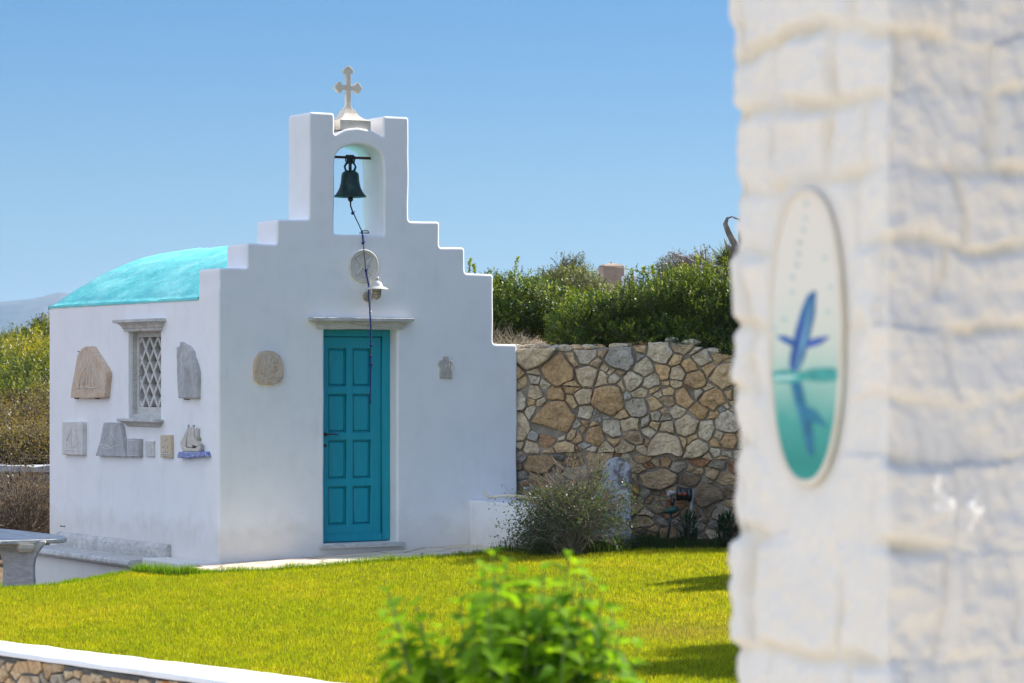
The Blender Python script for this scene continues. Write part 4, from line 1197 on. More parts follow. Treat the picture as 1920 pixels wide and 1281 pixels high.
plant('hedge_shrub', 'tall dark shrub above the stone wall hidden behind the white pillar', 'shrub', (4.4, 30.2, 1.9), [('foliage', f[:3], M['leaf']), ('branches', sprays(E2, 100, 0, .012, 34), M['twig'])], 'evergreen shrubs above the stone wall')
E = [((-.9,32.2,2.42),(.6,.5,.36)),((-.35,32.1,2.50),(.5,.5,.34)),((.12,32.0,2.52),(.45,.5,.31)),((.5,32.2,2.42),(.4,.5,.25)),((.95,32.6,2.36),(.45,.4,.25))]
f = crown(E, 13000, 7, .030, .015, GD, GM, (GL, .14), seed=4, rough=.3, rlo=.45)
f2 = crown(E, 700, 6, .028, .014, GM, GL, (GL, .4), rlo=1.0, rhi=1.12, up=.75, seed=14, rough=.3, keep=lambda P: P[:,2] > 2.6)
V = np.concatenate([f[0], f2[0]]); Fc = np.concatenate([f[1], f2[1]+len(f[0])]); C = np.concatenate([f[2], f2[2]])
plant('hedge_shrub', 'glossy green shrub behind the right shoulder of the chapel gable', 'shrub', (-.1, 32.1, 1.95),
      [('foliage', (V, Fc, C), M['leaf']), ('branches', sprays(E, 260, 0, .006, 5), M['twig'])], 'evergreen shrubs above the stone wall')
# upright bright shoots
def shoots(lst, label, name='leafy_shoot'):
    for (x, y0, y1, d, lean), lab in zip(lst, label):
        a = at(x, y0, d); b = at(x+lean, y1, d); r = np.random.default_rng(int(x))
        mb = MB(); pts = [a.lerp(b, i/6)+Vector((.01*math.sin(i*1.3+x), 0, 0)) for i in range(7)]
        mb.tube(pts, [.006*(1-.09*i) for i in range(7)], 5)
        n = 46; s = r.random(n)**.7; base = np.array([tuple(a.lerp(b, .25+.75*k)) for k in s]); ax_ = np.tile(np.array((b-a).normalized()), (n,1))
        sd = unit(np.cross(ax_, r.normal(size=(n,3)))); D = unit(ax_*.7+sd*.9)
        V, Fc = leafquads(base, D, ax_, .042*(.7+.5*r.random(n)), .020)
        c = np.array([.24,.30,.02])*(.7+.6*r.random(n))[:,None]; C = np.repeat(np.c_[c, np.ones(n)], 4, axis=0)
        plant(name, lab, 'shoot', tuple(a), [('foliage', (V, Fc, C), M['leaf']), ('stem', mb, M['twig'])], 'bright shoots above the shrubs')
shoots([(878,520,487,31.8,3),(891,520,498,31.8,-3),(960,530,484,32.0,10),(1186,530,506,30.4,-2),(1205,525,502,30.4,2),(1226,525,500,30.4,-2),(1305,515,482,30.3,3),(1322,515,494,30.3,2)],
       ['thin green shoot close behind the upper gable step','short green sprig at the lower gable step','yellow-green forked sprig standing against the sky left of the stucco post',
        'bright shoot just right of the stucco post','second bright shoot right of the stucco post','third bright shoot right of the stucco post','tall bright shoot in front of the brown far bush','short bright shoot beside the thin dark pole'])

def twigbush(n, base, R_, H, seed, r0=.006, seg=7, droop=.2, fork=3, upr=.9, bias=(0,0)):
    rnd = random.Random(seed); mb = MB(); tips = []
    for _ in range(n):
        a = rnd.random()*2*math.pi; rr = R_*math.sqrt(rnd.random()); h = H*rnd.uniform(.45, 1)*(1-.35*(rr/R_)**2)
        tgt = Vector((math.cos(a)*rr+bias[0], math.sin(a)*rr*.8+bias[1], h))
        p0 = Vector(base)+Vector((rnd.gauss(0,.04), rnd.gauss(0,.04), 0)); pts = []
        for i in range(seg+1):
            s = i/seg; q = Vector((tgt.x*s**.9, tgt.y*s**.9, tgt.z*(1-(1-s)**(1+upr*.6)))) 
            q.z -= droop*rr*s*s
            q += Vector((noise.noise(q*6+Vector((seed+a,0,0))), noise.noise(q*6+Vector((0,seed+a,0))), noise.noise(q*6+Vector((0,0,a)))))*.05*s
            pts.append(p0+q)
        mb.tube(pts, [r0*(1-.75*i/seg) for i in range(seg+1)], 4, cap=False); tips.append(pts[-1])
        for k in range(fork):
            i0 = rnd.randint(seg//3, seg-1); b = pts[i0]; d = (pts[i0+1]-b).normalized()
            d = (d + Vector((rnd.gauss(0,.5), rnd.gauss(0,.5), rnd.gauss(.25,.35)))).normalized(); L = H*rnd.uniform(.12, .3)
            c = b+d*L*.5+Vector((0,0,-.01)); e = b+d*L+Vector((rnd.gauss(0,.02), 0, .02))
            mb.tube([b, c, e], [r0*.45, r0*.35, r0*.2], 3, cap=False); tips.append(e)
    return mb, tips
def tipleaves(tips, n_per, ln, wd, colA, colB, seed, jit=.03, frac=1.0, cond=None):
    r = np.random.default_rng(seed)
    T = np.array([tuple(t) for t in tips if (r.random() < frac and (cond is None or cond(t)))])
    B = np.repeat(T, n_per, axis=0); B = B + r.normal(0, jit, B.shape); n = len(B)
    D = unit(r.normal(size=(n,3))+np.array([0,0,.4])); Up = unit(r.normal(size=(n,3)))
    V, Fc = leafquads(B, D, Up, ln*(.6+.8*r.random(n)), wd*(.6+.8*r.random(n)))
    t_ = r.random(n)[:,None]; c = np.array(colA)*(1-t_)+np.array(colB)*t_
    return V, Fc, np.repeat(np.c_[c, np.ones(n)], 4, axis=0)

# dry grass and twigs left of the wall top
b = (.02, 30.6, 1.93); mb, tips = twigbush(160, b, .42, .30, 8, .004, droop=.1, fork=3)
plant('dry_brush', 'pale dry twigs and grass between gable step and stone wall top', 'dry bush', b, [('twigs', mb, M['twig_pale'])])
b = (-.25, 30.9, 1.95); mb, tips = twigbush(140, b, .5, .42, 18, .004, droop=.1, fork=3)
plant('dry_brush', 'dark bare twigs under the glossy shrub beside the gable step', 'dry bush', b, [('twigs', mb, M['twig'])])
# dry bush on the lawn
b = (.56, 27.75, .10); mb, tips = twigbush(230, b, .57, .94, 9, .0052, droop=.35, fork=5, upr=1.0)
mb2, tips2 = twigbush(26, (.50,27.75,.10), .20, .42, 10, .005, droop=.5, fork=5, bias=(-.30,-.05))
high = tipleaves(tips, 3, .018, .012, (.10,.07,.05), (.22,.15,.10), 2, .012, .5, lambda t: t.z > .55)
grn = tipleaves(tips+tips2+tips2, 6, .027, .015, (.035,.065,.025), (.09,.13,.055), 3, .03, .75, lambda t: t.z < .75 or t.x > .75)
plant('dry_bush', 'wide twiggy half-dry bush with brown seed heads in front of the stone wall', 'bush', b,
      [('twigs', mb, M['twig_mid']), ('low_twigs', mb2, M['twig']), ('seed_heads', high, M['leaf']), ('foliage', grn, M['leaf'])])
# leaning slab with arched top
slb = at(1156, 1000, 28.75); slb.z = .05
sl = thing('marble_slab', 'tall white round-topped marble slab leaning on the stone wall behind the dry bush', 'slab', slb, R(-6))
mb = MB(); k_ = 28.75/F
hw = 27*k_; top = EYE+(HZ-857)*k_-.05
P = [(-hw-.12,-.1),(hw,-.1),(hw,top-.16)] + [(hw*math.cos(R(q))*1.0, top-.16+.16*math.sin(R(q))) for q in range(15, 166, 15)] + [(-hw,top-.18),(-hw-.12,top-.45)]
slab(mb, [wob(P, .04, .008, 5, 8)], -.03, .05, .012, 2)
M['slabwhite'] = pmat('blotched_marble', [(.3,(.26,.28,.31)),(.55,(.42,.44,.47)),(.8,(.52,.52,.52))], 6, .7, .3, 30, fine=(11,.48,.60,(.35,.30,.27)), dist=1.0, bdist=.005)
ob = mb.build('slab', M['slabwhite'], sl); ob.rotation_euler = (R(-6), 0, 0)

# irrigation valve on the stone wall
iv = at(1280, 1010, 29.1); iv.z = .1
def ip(x, y, dd=0): return at(x, y, 29.1+dd)-iv
val = thing('irrigation_valve', 'black irrigation timer with orange dials and grey riser pipe by the stone wall', 'water valve', iv)
mb = MB(); mb.tube([ip(1268,926), ip(1297,928)], [.062,.062], 16)
mb.tube([ip(1270,926), ip(1276,926)], [.07,.07], 16); mb.tube([ip(1289,928), ip(1295,928)], [.07,.07], 16); mb.build('timer_body', M['black_plastic'], val)
for x in (1275, 1285):
    mb = MB(); c = ip(x, 926.5, -.068); mb.lathe([(0,-.006),(.014,-.006),(.016,.004)], c, 12, axis='y'); mb.build('dial', M['orange_plastic'], val)
mb = MB(); mb.tube([ip(1297,928), ip(1299,928)], .02, 10); mb.tube([ip(1299,918), ip(1299,928), ip(1296,945), ip(1296,1000), ip(1296,1020)], .014, 10)
mb.tube([ip(1253,923), ip(1268,925)], .022, 10); mb.tube([ip(1254,923), ip(1254,932)], .02, 10); mb.build('pipe', M['grey_plastic'], val)
mb = MB(); mb.tube([ip(1262,934), ip(1260,948)], .02, 10); mb.tube([ip(1258,962), ip(1256,985), ip(1252,1005), ip(1250,1024)], .012, 8); mb.build('hose', M['black_plastic'], val)
mb = MB(); c = ip(1258,957); mb.tube([c+Vector((-.075,0,-.022)), c+Vector((-.05,0,-.012)), c+Vector((0,0,0)), c+Vector((.05,0,.012)), c+Vector((.075,0,.02))], [.010,.026,.036,.034,.02], 14); mb.build('valve_body', M['green_plastic'], val)

# strap-leaved plants at the foot of the wall
def strap(base, n, L, w, seed, label, H=.5):
    r = np.random.default_rng(seed); Vs = []; Fs = []; Cs = []; o = 0
    for i in range(n):
        a = r.random()*2*math.pi; el = .5+.9*r.random(); l_ = L*(.6+.5*r.random()); c = np.array([.03,.055,.03])*(.7+.9*r.random())
        d = np.array([math.cos(a), math.sin(a), 0]); z0 = r.random()*H
        b0 = np.array(base)+np.array([r.normal(0,.04), r.normal(0,.04), z0])
        sd = np.array([-math.sin(a), math.cos(a), 0]); row = []
        for k in range(6):
            s = k/5; p = b0 + d*l_*s*math.cos(el) + np.array([0,0,1])*(l_*s*math.sin(el)-.35*l_*s*s)
            ww = w*math.sin(math.pi*min(.98, .12+.88*s))*.5+.0008
            row += [p-sd*ww, p+np.array([0,0,-ww*.3]), p+sd*ww]
        Vs += row
        for k in range(5):
            for j in range(2): Fs.append([o+3*k+j, o+3*k+j+1, o+3*k+4+j, o+3*k+3+j])
        Cs += [[*c, 1]]*18; o += 18
    st_ = MB()
    for k in range(7):
        q = Vector(base)+Vector((r.normal(0,.05), r.normal(0,.05), 0)); st_.tube([q, q+Vector((r.normal(0,.05),r.normal(0,.05),H*.6)), q+Vector((r.normal(0,.12),r.normal(0,.12),H))], [.006,.005,.004], 5)
    plant('oleander_plant', label, 'plant', base, [('foliage', (np.array(Vs), np.array(Fs), np.array(Cs)), M['leaf']), ('stems', st_, M['bark'])], 'narrow-leaved plants below the stone wall')
strap((1.70, 28.5, .12), 110, .20, .020, 1, 'dark narrow-leaved plant right of the irrigation valve', .30)
strap((2.02, 28.2, .12), 130, .24, .022, 2, 'dark narrow-leaved plant nearest the white pillar edge', .30)
strap((1.35, 28.7, .10), 50, .16, .016, 3, 'small dark plant between dry bush and irrigation valve', .12)

# ---------------- behind the hedge
def bush(name, label, cat, ells, n, per, ln, wd, cA, cB, tip, base, seed, mat='leaf', rough=.3, group=None, tw=60, rlo=.7):
    f = crown(ells, n, per, ln, wd, cA, cB, tip, seed=seed, rough=rough, rlo=rlo)
    plant(name, label, cat, base, [('foliage', f[:3], M[mat]), ('branches', sprays(ells, tw, 0, .01, seed), M['twig'])], group)
k_ = 45/F
bush('round_bush', 'low olive-green bush on the skyline left of the stucco post', 'bush', [((.88,45,2.98),(.55,.5,.42)),((.55,45,2.95),(.35,.4,.33))], 2600, 7, .05, .016, (.09,.11,.04), (.17,.18,.07), None, (.88,45,2.5), 21)
bush('round_bush', 'darker grey-green bush crowning the skyline behind the low olive bush', 'bush', [((.90,46,3.18),(.34,.35,.36)),((1.1,46.1,3.08),(.25,.3,.32)),((.72,46.1,3.1),(.22,.3,.26))], 2200, 7, .05, .016, (.06,.07,.04), (.12,.12,.07), None, (.92,46,2.5), 22, rough=.5)
bush('round_bush', 'brown-grey bush on the skyline behind the bright shoots', 'bush', [((2.42,44,3.2),(.30,.3,.34)),((2.72,44.2,3.25),(.28,.3,.32)),((2.98,44.3,3.1),(.25,.3,.3))], 2400, 7, .045, .014, (.09,.07,.05), (.15,.12,.07), None, (2.6,44,2.4), 23, rough=.5)
pst = at(1146, 530, 52); 
post = thing('stucco_post', 'tan stucco post with low domed top on the skyline', 'post', (pst.x, pst.y, 2.6), R(12))
k_ = 52/F; hh_ = EYE+(HZ-500)*k_-2.6; w_ = 21*k_
mb = MB(); mb.rbox((-w_,-w_,0),(w_,w_,hh_), .02); mb.build('shaft', M['stucco'], post)
mb = MB(); mb.rings([[(-w_*s_,-w_*s_,z),(w_*s_,-w_*s_,z),(w_*s_,w_*s_,z),(-w_*s_,w_*s_,z)] for s_, z in ((1.0,hh_+.001),(.8,hh_+.03),(.4,hh_+.05),(.15,hh_+.055))], smooth=False)
mb.tube([(0,0,hh_+.05),(0,0,hh_+.08)], .02, 8); mb.build('domed_cap', M['stucco'], post)
wh = thing('white_block', 'small bright white wall corner at the right foot of the stucco post', 'wall', at(1180,540,50)); 
mb = MB(); mb.rbox((-.12,0,0),(.14,.3,.20), .01); mb.build('masonry', M['white'], wh)
# cable and pole
ca, cb = at(1150,500,51.9), at(1400,503,40)
cab = thing('cable', 'thin pale cable strung across the sky from the stucco post', 'cable', ca)
mb = MB(); mb.tube([ca.lerp(cb, s)-ca-Vector((0,0,.10*math.sin(math.pi*s))) for s in np.linspace(0,1,16)], .009, 5); mb.build('cable', M['twig_pale'], cab)
pb_ = at(1323,515,38); pol = thing('thin_pole', 'thin dark pole rising above the shoots near the pillar', 'pole', pb_)
mb = MB(); mb.tube([(0,0,0),(0,0,(515-466)*38/F)], .006, 6); mb.build('shaft', M['iron'], pol)
# curled dry agave leaves
def ribbon(pts, widths, tw=0):
    mb = MB(); P = [Vector(p) for p in pts]
    loops = []
    for i, p in enumerate(P):
        t = (P[min(i+1,len(P)-1)]-P[max(0,i-1)]).normalized(); s = t.cross(Vector((0,1,0))).normalized(); w_ = widths[i]
        loops.append([p-s*w_, p-s*w_*.5+Vector((0,.4*w_,0)), p+Vector((0,.55*w_,0)), p+s*w_*.5+Vector((0,.4*w_,0)), p+s*w_, p+s*w_*.5-Vector((0,.1*w_,0)), p-Vector((0,.05*w_,0)), p-s*w_*.5-Vector((0,.1*w_,0))])
    mb.rings(loops, smooth=True); return mb
M['deadleaf'] = pmat('dead_agave', [(.3,(.09,.075,.065)),(.5,(.22,.18,.15)),(.75,(.50,.46,.40))], 11, .85, .4, 40, stretch=(1,1,.4))
def ap(x, y, d=33): return at(x, y, d)
base = ap(1385, 500); ag = thing('dry_agave', 'dead agave with curled grey-brown leaves against the sky at the pillar edge', 'agave', base)
for l, w_ in (([(1392,500),(1384,478),(1376,455),(1366,436),(1360,420),(1364,409),(1372,407)], [.05,.055,.05,.042,.035,.02,.006]),
              ([(1395,480),(1392,460),(1390,440),(1392,420),(1388,412),(1378,409),(1370,405)], [.05,.05,.045,.03,.02,.012,.004]),
              ([(1388,500),(1380,482),(1370,466),(1361,458),(1358,447)], [.03,.03,.026,.018,.005]),
              ([(1400,510),(1410,480),(1420,450),(1425,430)], [.05,.05,.04,.01])):
    ribbon([ap(x,y)-base for x, y in l], [w*.8 for w in w_]).build('leaf', M['deadleaf'], ag)
b2 = ap(1290,500,36); dl_ = thing('dry_leaf', 'long curved dry leaf poking out of the brown skyline bush', 'dry leaf', b2)
ribbon([ap(x,y,36)-b2 for x, y in [(1312,505),(1300,494),(1286,486),(1272,481),(1255,472)]], [.03,.035,.03,.018,.004]).build('leaf', M['deadleaf'], dl_)
# palm-like tuft
r = np.random.default_rng(5); tb_ = np.array(tuple(ap(1368,500,34))); n = 420
a = r.random(n)*2*math.pi; el = R(5)+R(80)*r.random(n); D = np.c_[np.cos(a)*np.cos(el), np.sin(a)*np.cos(el), np.sin(el)]
V, Fc = leafquads(tb_+r.normal(0,.03,(n,3)), D, unit(r.normal(size=(n,3))), .16+.16*r.random(n), .012)
c = np.array([.13,.15,.07])*(.6+.8*r.random(n))[:,None]
tr = MB(); tr.tube([Vector(tb_)-Vector((0,0,.9)), Vector(tb_)], [.09,.07], 10)
plant('yucca', 'spiky grey-green yucca tuft below the curled agave', 'yucca', tuple(Vector(tb_)-Vector((0,0,.9))), [('foliage', (V, Fc, np.repeat(np.c_[c, np.ones(n)], 4, axis=0)), M['leaf']), ('trunk', tr, M['bark'])])

# ---------------- left hillside
lefts = [ # x, y(base row), depth, rx, rz, kind, label
 (20, 40.8, .75, .45, 'd', 'pale dry brush at the foot of the left hillside just above the garden wall'),
 (75, 41.0, .70, .50, 'd', 'dense dry brush beside the chapel corner above the garden wall'),
 (-35, 42.5, .9, .6, 'd', 'tangled dry brush at the left picture edge'),
 (50, 43.0, .9, .62, 'd', 'brown leafless brush in the middle of the left hillside'),
 (85, 44.5, .7, .60, 'o', 'olive half-dry bush right of the brown brush by the chapel'),
 (10, 45.5, .9, .65, 'g', 'lowest green bush on the left hillside at the picture edge'),
 (62, 47.5, .8, .75, 'g', 'green bush above the brown brush close to the chapel'),
 (-20, 49.5, 1.0, .7, 'g', 'wide green bush at the left picture edge in mid slope'),
 (30, 51.0, .9, .70, 'y', 'yellow-green bush in the middle of the hillside below the ridge'),
 (82, 52.0, .8, .75, 'y', 'yellow-green bush touching the chapel roof corner in the picture'),
 (-10, 55.0, 1.0, .6, 'y', 'yellow-green bush on the ridge at the left picture edge'),
 (55, 57.0, .9, .60, 'g', 'green bush on the ridge line in front of the blue mountain'),
 (100, 56.0, .9, .8, 'g', 'dense green bush on the ridge just behind the roof corner'),
]
for i, (x, d, rx, rz, kd, lab) in enumerate(lefts):
    X = (x-960)/F*d; z = terr(X, d)
    ells = [((X, d, z+rz*.45),(rx*.8,rx*.7,rz*.75)), ((X+rx*.5, d+.1, z+rz*.4),(rx*.5,rx*.5,rz*.6)), ((X-rx*.5, d-.1, z+rz*.35),(rx*.5,rx*.5,rz*.65))]
    if kd == 'd':
        mb, tips = twigbush(230, (X, d, z), rx, rz*1.25, 40+i, .008, droop=.2, fork=5)
        lf = tipleaves(tips, 4, .045, .02, (.12,.09,.04), (.24,.19,.08), i, .08, .8)
        plant('hillside_bush', lab, 'bush', (X, d, z), [('twigs', mb, M['twig_pale' if i != 3 else 'twig']), ('foliage', lf, M['leaf'])], 'bushes on the left hillside')
    else:
        cA, cB, tp = {'g': ((.07,.10,.02),(.15,.18,.03),((.28,.28,.03),.2)), 'y': ((.13,.14,.02),(.28,.27,.03),((.38,.33,.04),.25)), 'o': ((.10,.09,.04),(.18,.16,.06),((.2,.17,.08),.2))}[kd]
        bush('hillside_bush', lab, 'bush', ells, 2600, 6, .055, .026, cA, cB, tp, (X, d, z), 60+i, group='bushes on the left hillside', tw=40, rough=.4)
X = at(80, 575, 58).x
bush('hillside_bush', 'small dark round bush standing highest on the left ridge', 'bush', [((X+.02,58,terr(X,58)+.55),(.28,.25,.28)),((X-.1,58,terr(X,58)+.35),(.35,.3,.35))], 900, 6, .05, .03, (.04,.05,.03), (.09,.10,.04), None, (X,58,terr(X,58)), 91, group='bushes on the left hillside')
# bare brown bush in front of the garden wall
b = ((45-960)/F*36.5, 36.5, -.5); mb, tips = twigbush(170, b, 1.0, 1.35, 77, .010, droop=.15, fork=7)
lf = tipleaves(tips, 3, .035, .02, (.07,.05,.035), (.17,.12,.08), 5, .05, .6)
plant('bare_bush', 'dark bare-branched bush in front of the garden wall behind the marble table', 'bush', b, [('twigs', mb, M['twig']), ('foliage', lf, M['leaf'])])

# small trees on the lawn to the right, behind the pillar
def tree(X, Y, H, label, seed, cr):
    z = gz(X, Y); r = random.Random(seed); mb = MB(); E = []
    mb.tube([(X,Y,z-.05),(X+.03,Y,z+H*.25),(X-.02,Y+.02,z+H*.5)], [.07,.055,.045], 10)
    for k in range(7):
        a = k*2*math.pi/7+r.random(); rr = cr*r.uniform(.35,.8); c = Vector((X+rr*math.cos(a), Y+rr*math.sin(a), z+H*r.uniform(.62,.9)))
        mb.tube([(X-.02,Y+.02,z+H*.45), ((X+c.x)/2,(Y+c.y)/2,z+H*.6), tuple(c)], [.035,.025,.012], 7)
        E.append((tuple(c), (cr*.38, cr*.38, H*.13)))
    f = crown(E, 9000, 7, .06, .022, (.05,.07,.03), (.09,.12,.05), None, seed=seed, rlo=.3, rough=.4)
    plant('olive_tree', label, 'tree', (X, Y, z), [('trunk', mb, M['bark']), ('crown', f[:3], M['leaf'])])
tree(4.25, 25.8, 2.5, 'small olive tree on the lawn behind the white pillar, nearer the stone wall', 3, .55)
tree(4.75, 20.1, 3.1, 'small olive tree on the lawn to the right of the white pillar', 6, 1.25)

# ================================================================== FOREGROUND PLANT
def fgplant():
    r = random.Random(4); rn = np.random.default_rng(4)
    d0 = 6.4; base = Vector((.02, d0+.05, 0)); st = MB(); Vs = []; Fs = []; Cs = []; o = 0
    tips = [(728,1112),(745,1165),(780,1135),(862,1135),(925,1042),(940,1075),(905,1085),(1010,1090),(1065,1042),(1095,1075),(1040,1095),(1130,1110),(1150,1150),(1160,1200),(1190,1245),(830,1180),(880,1190),(960,1130),(980,1075),(760,1210),(720,1240),(905,1065),(950,1055),(1080,1060),(1110,1095),(1020,1070),(885,1130),(1165,1175),(1195,1215),(700,1270),(790,1165),(815,1215),(740,1140),(985,1100),(1050,1120)]
    ends = [at(x, y, d0+r.uniform(-.1,.12)) for x, y in tips]
    for k in range(75):
        x = r.gauss(985, 115); lim = 1100+abs(x-985)*.40
        if x < 850: lim = 1165
        if 720 < x < 1165: ends.append(at(x, r.uniform(lim, 1400), d0+r.uniform(-.22,.2)))
    for e in ends:
        b = base+Vector((r.gauss(0,.03), r.gauss(0,.03), 0)); m_ = Vector((base.x+(e.x-base.x)*.55, base.y+(e.y-base.y)*.6, e.z*.62))
        pts = []
        for i in range(15):
            s = i/14; pts.append(b*(1-s)**2 + m_*2*s*(1-s) + e*s*s)
        st.tube(pts, [.005*(1-.6*i/14) for i in range(15)], 5, cap=False)
        # opposite leaf pairs on the upper part
        L = .0; ax0 = (e-m_).normalized(); a0 = r.random()*math.pi
        nn = 7
        for i in range(nn):
            s = i/(nn-1); dist = s*.24; p = e - ax0*dist
            sz = (.027+.040*min(1, s*2.4))*r.uniform(.7,1.3); 
            for sd in (0, 1):
                a = a0+i*math.pi/2+sd*math.pi; o1 = ax0.orthogonal().normalized(); o2 = ax0.cross(o1)
                side = o1*math.cos(a)+o2*math.sin(a); el = .9-.95*min(1, s*2.5)+r.uniform(-.45,.35)
                D = (side+ax0*el).normalized(); N = (ax0 - D*ax0.dot(D)).normalized(); T = D.cross(N)
                g = r.random(); c = np.array([.07,.18,.006])*(1-g)+np.array([.27,.46,.02])*g
                rows = []
                for q in range(6):
                    u = q/5; wd = sz*.72*math.sin(math.pi*min(.97,(.06+.94*u)**.75))*.5+.0004
                    c0 = p + D*(sz*(.12+u)) - N*(sz*.35*u*u)
                    rows += [c0-T*wd+N*wd*.45, c0, c0+T*wd+N*wd*.45]
                Vs += [tuple(v) for v in rows]
                for q in range(5):
                    for j in range(2): Fs.append([o+3*q+j, o+3*q+j+1, o+3*q+4+j, o+3*q+3+j])
                Cs += [[*c, 1]]*18; o += 18
    plant('leafy_plant', 'out-of-focus bright green leafy plant in the foreground', 'plant', tuple(base), [('stems', st, pmat('green_stem', [(.3,(.08,.14,.03)),(.7,(.12,.2,.05))], 10, .6, 0)), ('foliage', (np.array(Vs), np.array(Fs), np.array(Cs)), M['leaf_soft'])])
fgplant()

# ================================================================== WHITE STONE PILLAR
K = Vector((.629, 5.0)); PWD = .46; Ld = Vector((-SA, CA)); Rd = Vector((CA, SA))
pil = thing('stone_pillar', 'thick rubble pillar painted white, out of focus along the right edge', 'pillar', (K.x, K.y, 0), A)
def pz(y): return EYE+(HZ-y)/F*5.4
cb = [pz(y) for y in (1400,1212,1005,848,735,610,470,345,205,100,-30)]
low_ = list(np.arange(.0, cb[0]-.08, .17)); hi_ = list(np.arange(cb[-1]+.16, 3.0, .16))
CB = np.array(low_+cb+hi_+[3.05])
rp_ = random.Random(12); blocks = []; boff = []; PER = 4*PWD
for i in range(len(CB)-1):
    s = rp_.uniform(0, .2); e = []
    while s < PER-.08: e.append(s); s += rp_.uniform(.11, .34)
    blocks.append(np.array(e)); boff.append([rp_.uniform(-1, 1) for _ in e])
rc = .02
def pillar_grid():
    ss = np.concatenate([np.arange(0, 2*PWD, .0042), np.arange(2*PWD, PER, .012)])
    zz = np.concatenate([np.arange(0, 1.1, .02), np.arange(1.1, 2.55, .0045), np.arange(2.55, 3.051, .02)])
    Sg, Zg = np.meshgrid(ss, zz)
    def n2(x, z, s, sd): return vnoise(x+50, z+50, s, sd)-.5
    wz = Zg + .036*n2(Sg, Zg, 3.3, 21) + .024*n2(Sg, Zg, 9, 28) + .010*n2(Sg, Zg, 22, 22); ws = Sg + .07*n2(Sg, Zg, 5, 23) + .022*n2(Sg, Zg, 14, 24)
    ci = np.clip(np.searchsorted(CB, wz)-1, 0, len(CB)-2)
    dz = np.minimum(wz-CB[ci], CB[ci+1]-wz)
    dsd = np.full(Sg.shape, 9.); bo = np.zeros(Sg.shape); tilt = np.zeros(Sg.shape)
    for i in range(len(CB)-1):
        m_ = ci == i
        if not m_.any(): continue
        e = blocks[i]; w = np.mod(ws[m_], PER); j = np.searchsorted(e, w)-1
        lo = np.where(j >= 0, e[j], e[-1]-PER); hi = np.where(j+1 < len(e), e[np.minimum(j+1, len(e)-1)], e[0]+PER)
        dsd[m_] = np.minimum(w-lo, hi-w); bo[m_] = np.array(boff[i])[j]
        tilt[m_] = (wz[m_]-(CB[i]+CB[i+1])/2)*np.array(boff[i])[(j+1) % len(e)]
    def prf(d, w): t = np.clip(d/w, 0, 1); return t*t*(3-2*t)
    gv = np.clip(.50+2.6*n2(Sg, Zg, 6, 31), .0, 1); ph = 1-(1-prf(dz, .024)*(.10+.90*prf(dsd, .020)))*gv
    disp = -.016 + .014*ph + .013*bo*ph + .045*tilt*ph + .014*n2(Sg, Zg, 7, 25) + .011*n2(Sg, Zg, 19, 29) + .008*n2(Sg, Zg, 40, 26) + .004*n2(Sg, Zg, 90, 27)
    pmk = np.clip(1.35-np.sqrt(((Sg-(PWD-.2315))/.12)**2+((Zg-1.822)/.28)**2), 0, .35)/.35
    disp = disp*(1-pmk)+(-.006)*pmk
    # faces
    X = np.empty(Sg.shape); Y = np.empty(Sg.shape); NX = np.empty(Sg.shape); NY = np.empty(Sg.shape)
    # local frame: origin = near corner, x along right face, y along left face (inwards)
    s = Sg
    f0 = s < PWD; f1 = (s >= PWD) & (s < 2*PWD); f2 = (s >= 2*PWD) & (s < 3*PWD); f3 = s >= 3*PWD
    X[f0] = 0; Y[f0] = PWD-s[f0]; X[f1] = s[f1]-PWD; Y[f1] = 0; X[f2] = PWD; Y[f2] = s[f2]-2*PWD; X[f3] = PWD-(s[f3]-3*PWD); Y[f3] = PWD
    # displacement direction blends around the corners
    cxm = X-PWD/2; cym = Y-PWD/2; bl = .014
    def sat(v): return np.clip((np.abs(v)-(PWD/2-bl))/bl, 0, 1)*np.sign(v)
    NX = np.where(f0, -1, np.where(f2, 1, sat(cxm))); NY = np.where(f1, -1, np.where(f3, 1, sat(cym)))
    pull = np.where(f0 | f2, np.abs(NY), np.abs(NX))**2*.003
    L = np.sqrt(NX**2+NY**2); NX = NX/L; NY = NY/L
    X = X+NX*(disp-pull); Y = Y+NY*(disp-pull)
    V = np.stack([X, Y, Zg], -1).reshape(-1,3)
    h, w = Sg.shape; idx = np.arange(h*w).reshape(h, w); nxt = np.roll(idx, -1, axis=1)
    Fc = np.stack([idx[:-1], nxt[:-1], nxt[1:], idx[1:]], -1).reshape(-1,4)
    g_ = 1-ph; C = np.stack([1-.05*g_**2, 1-.09*g_**2, 1-.18*g_**2, np.ones_like(g_)], -1).reshape(-1,4)
    return V, Fc, C
V, Fc, C = pillar_grid()
M['pillarwhite'] = pmat('painted_rubble', [(.3,(.66,.64,.595)),(.6,(.71,.685,.63)),(.8,(.73,.68,.60))], 6, 1.0, .5, 70, vcol=True, spec=.0, bdist=.006)
o = np_mesh('masonry', V, Fc, M['pillarwhite'], pil, C); o.data.polygons.foreach_set('use_smooth', [True]*len(o.data.polygons))
mb = MB(); mb.box((-.05,-.05,3.03),(PWD+.05,PWD+.05,3.12)); mb.build('cap', M['white'], pil)

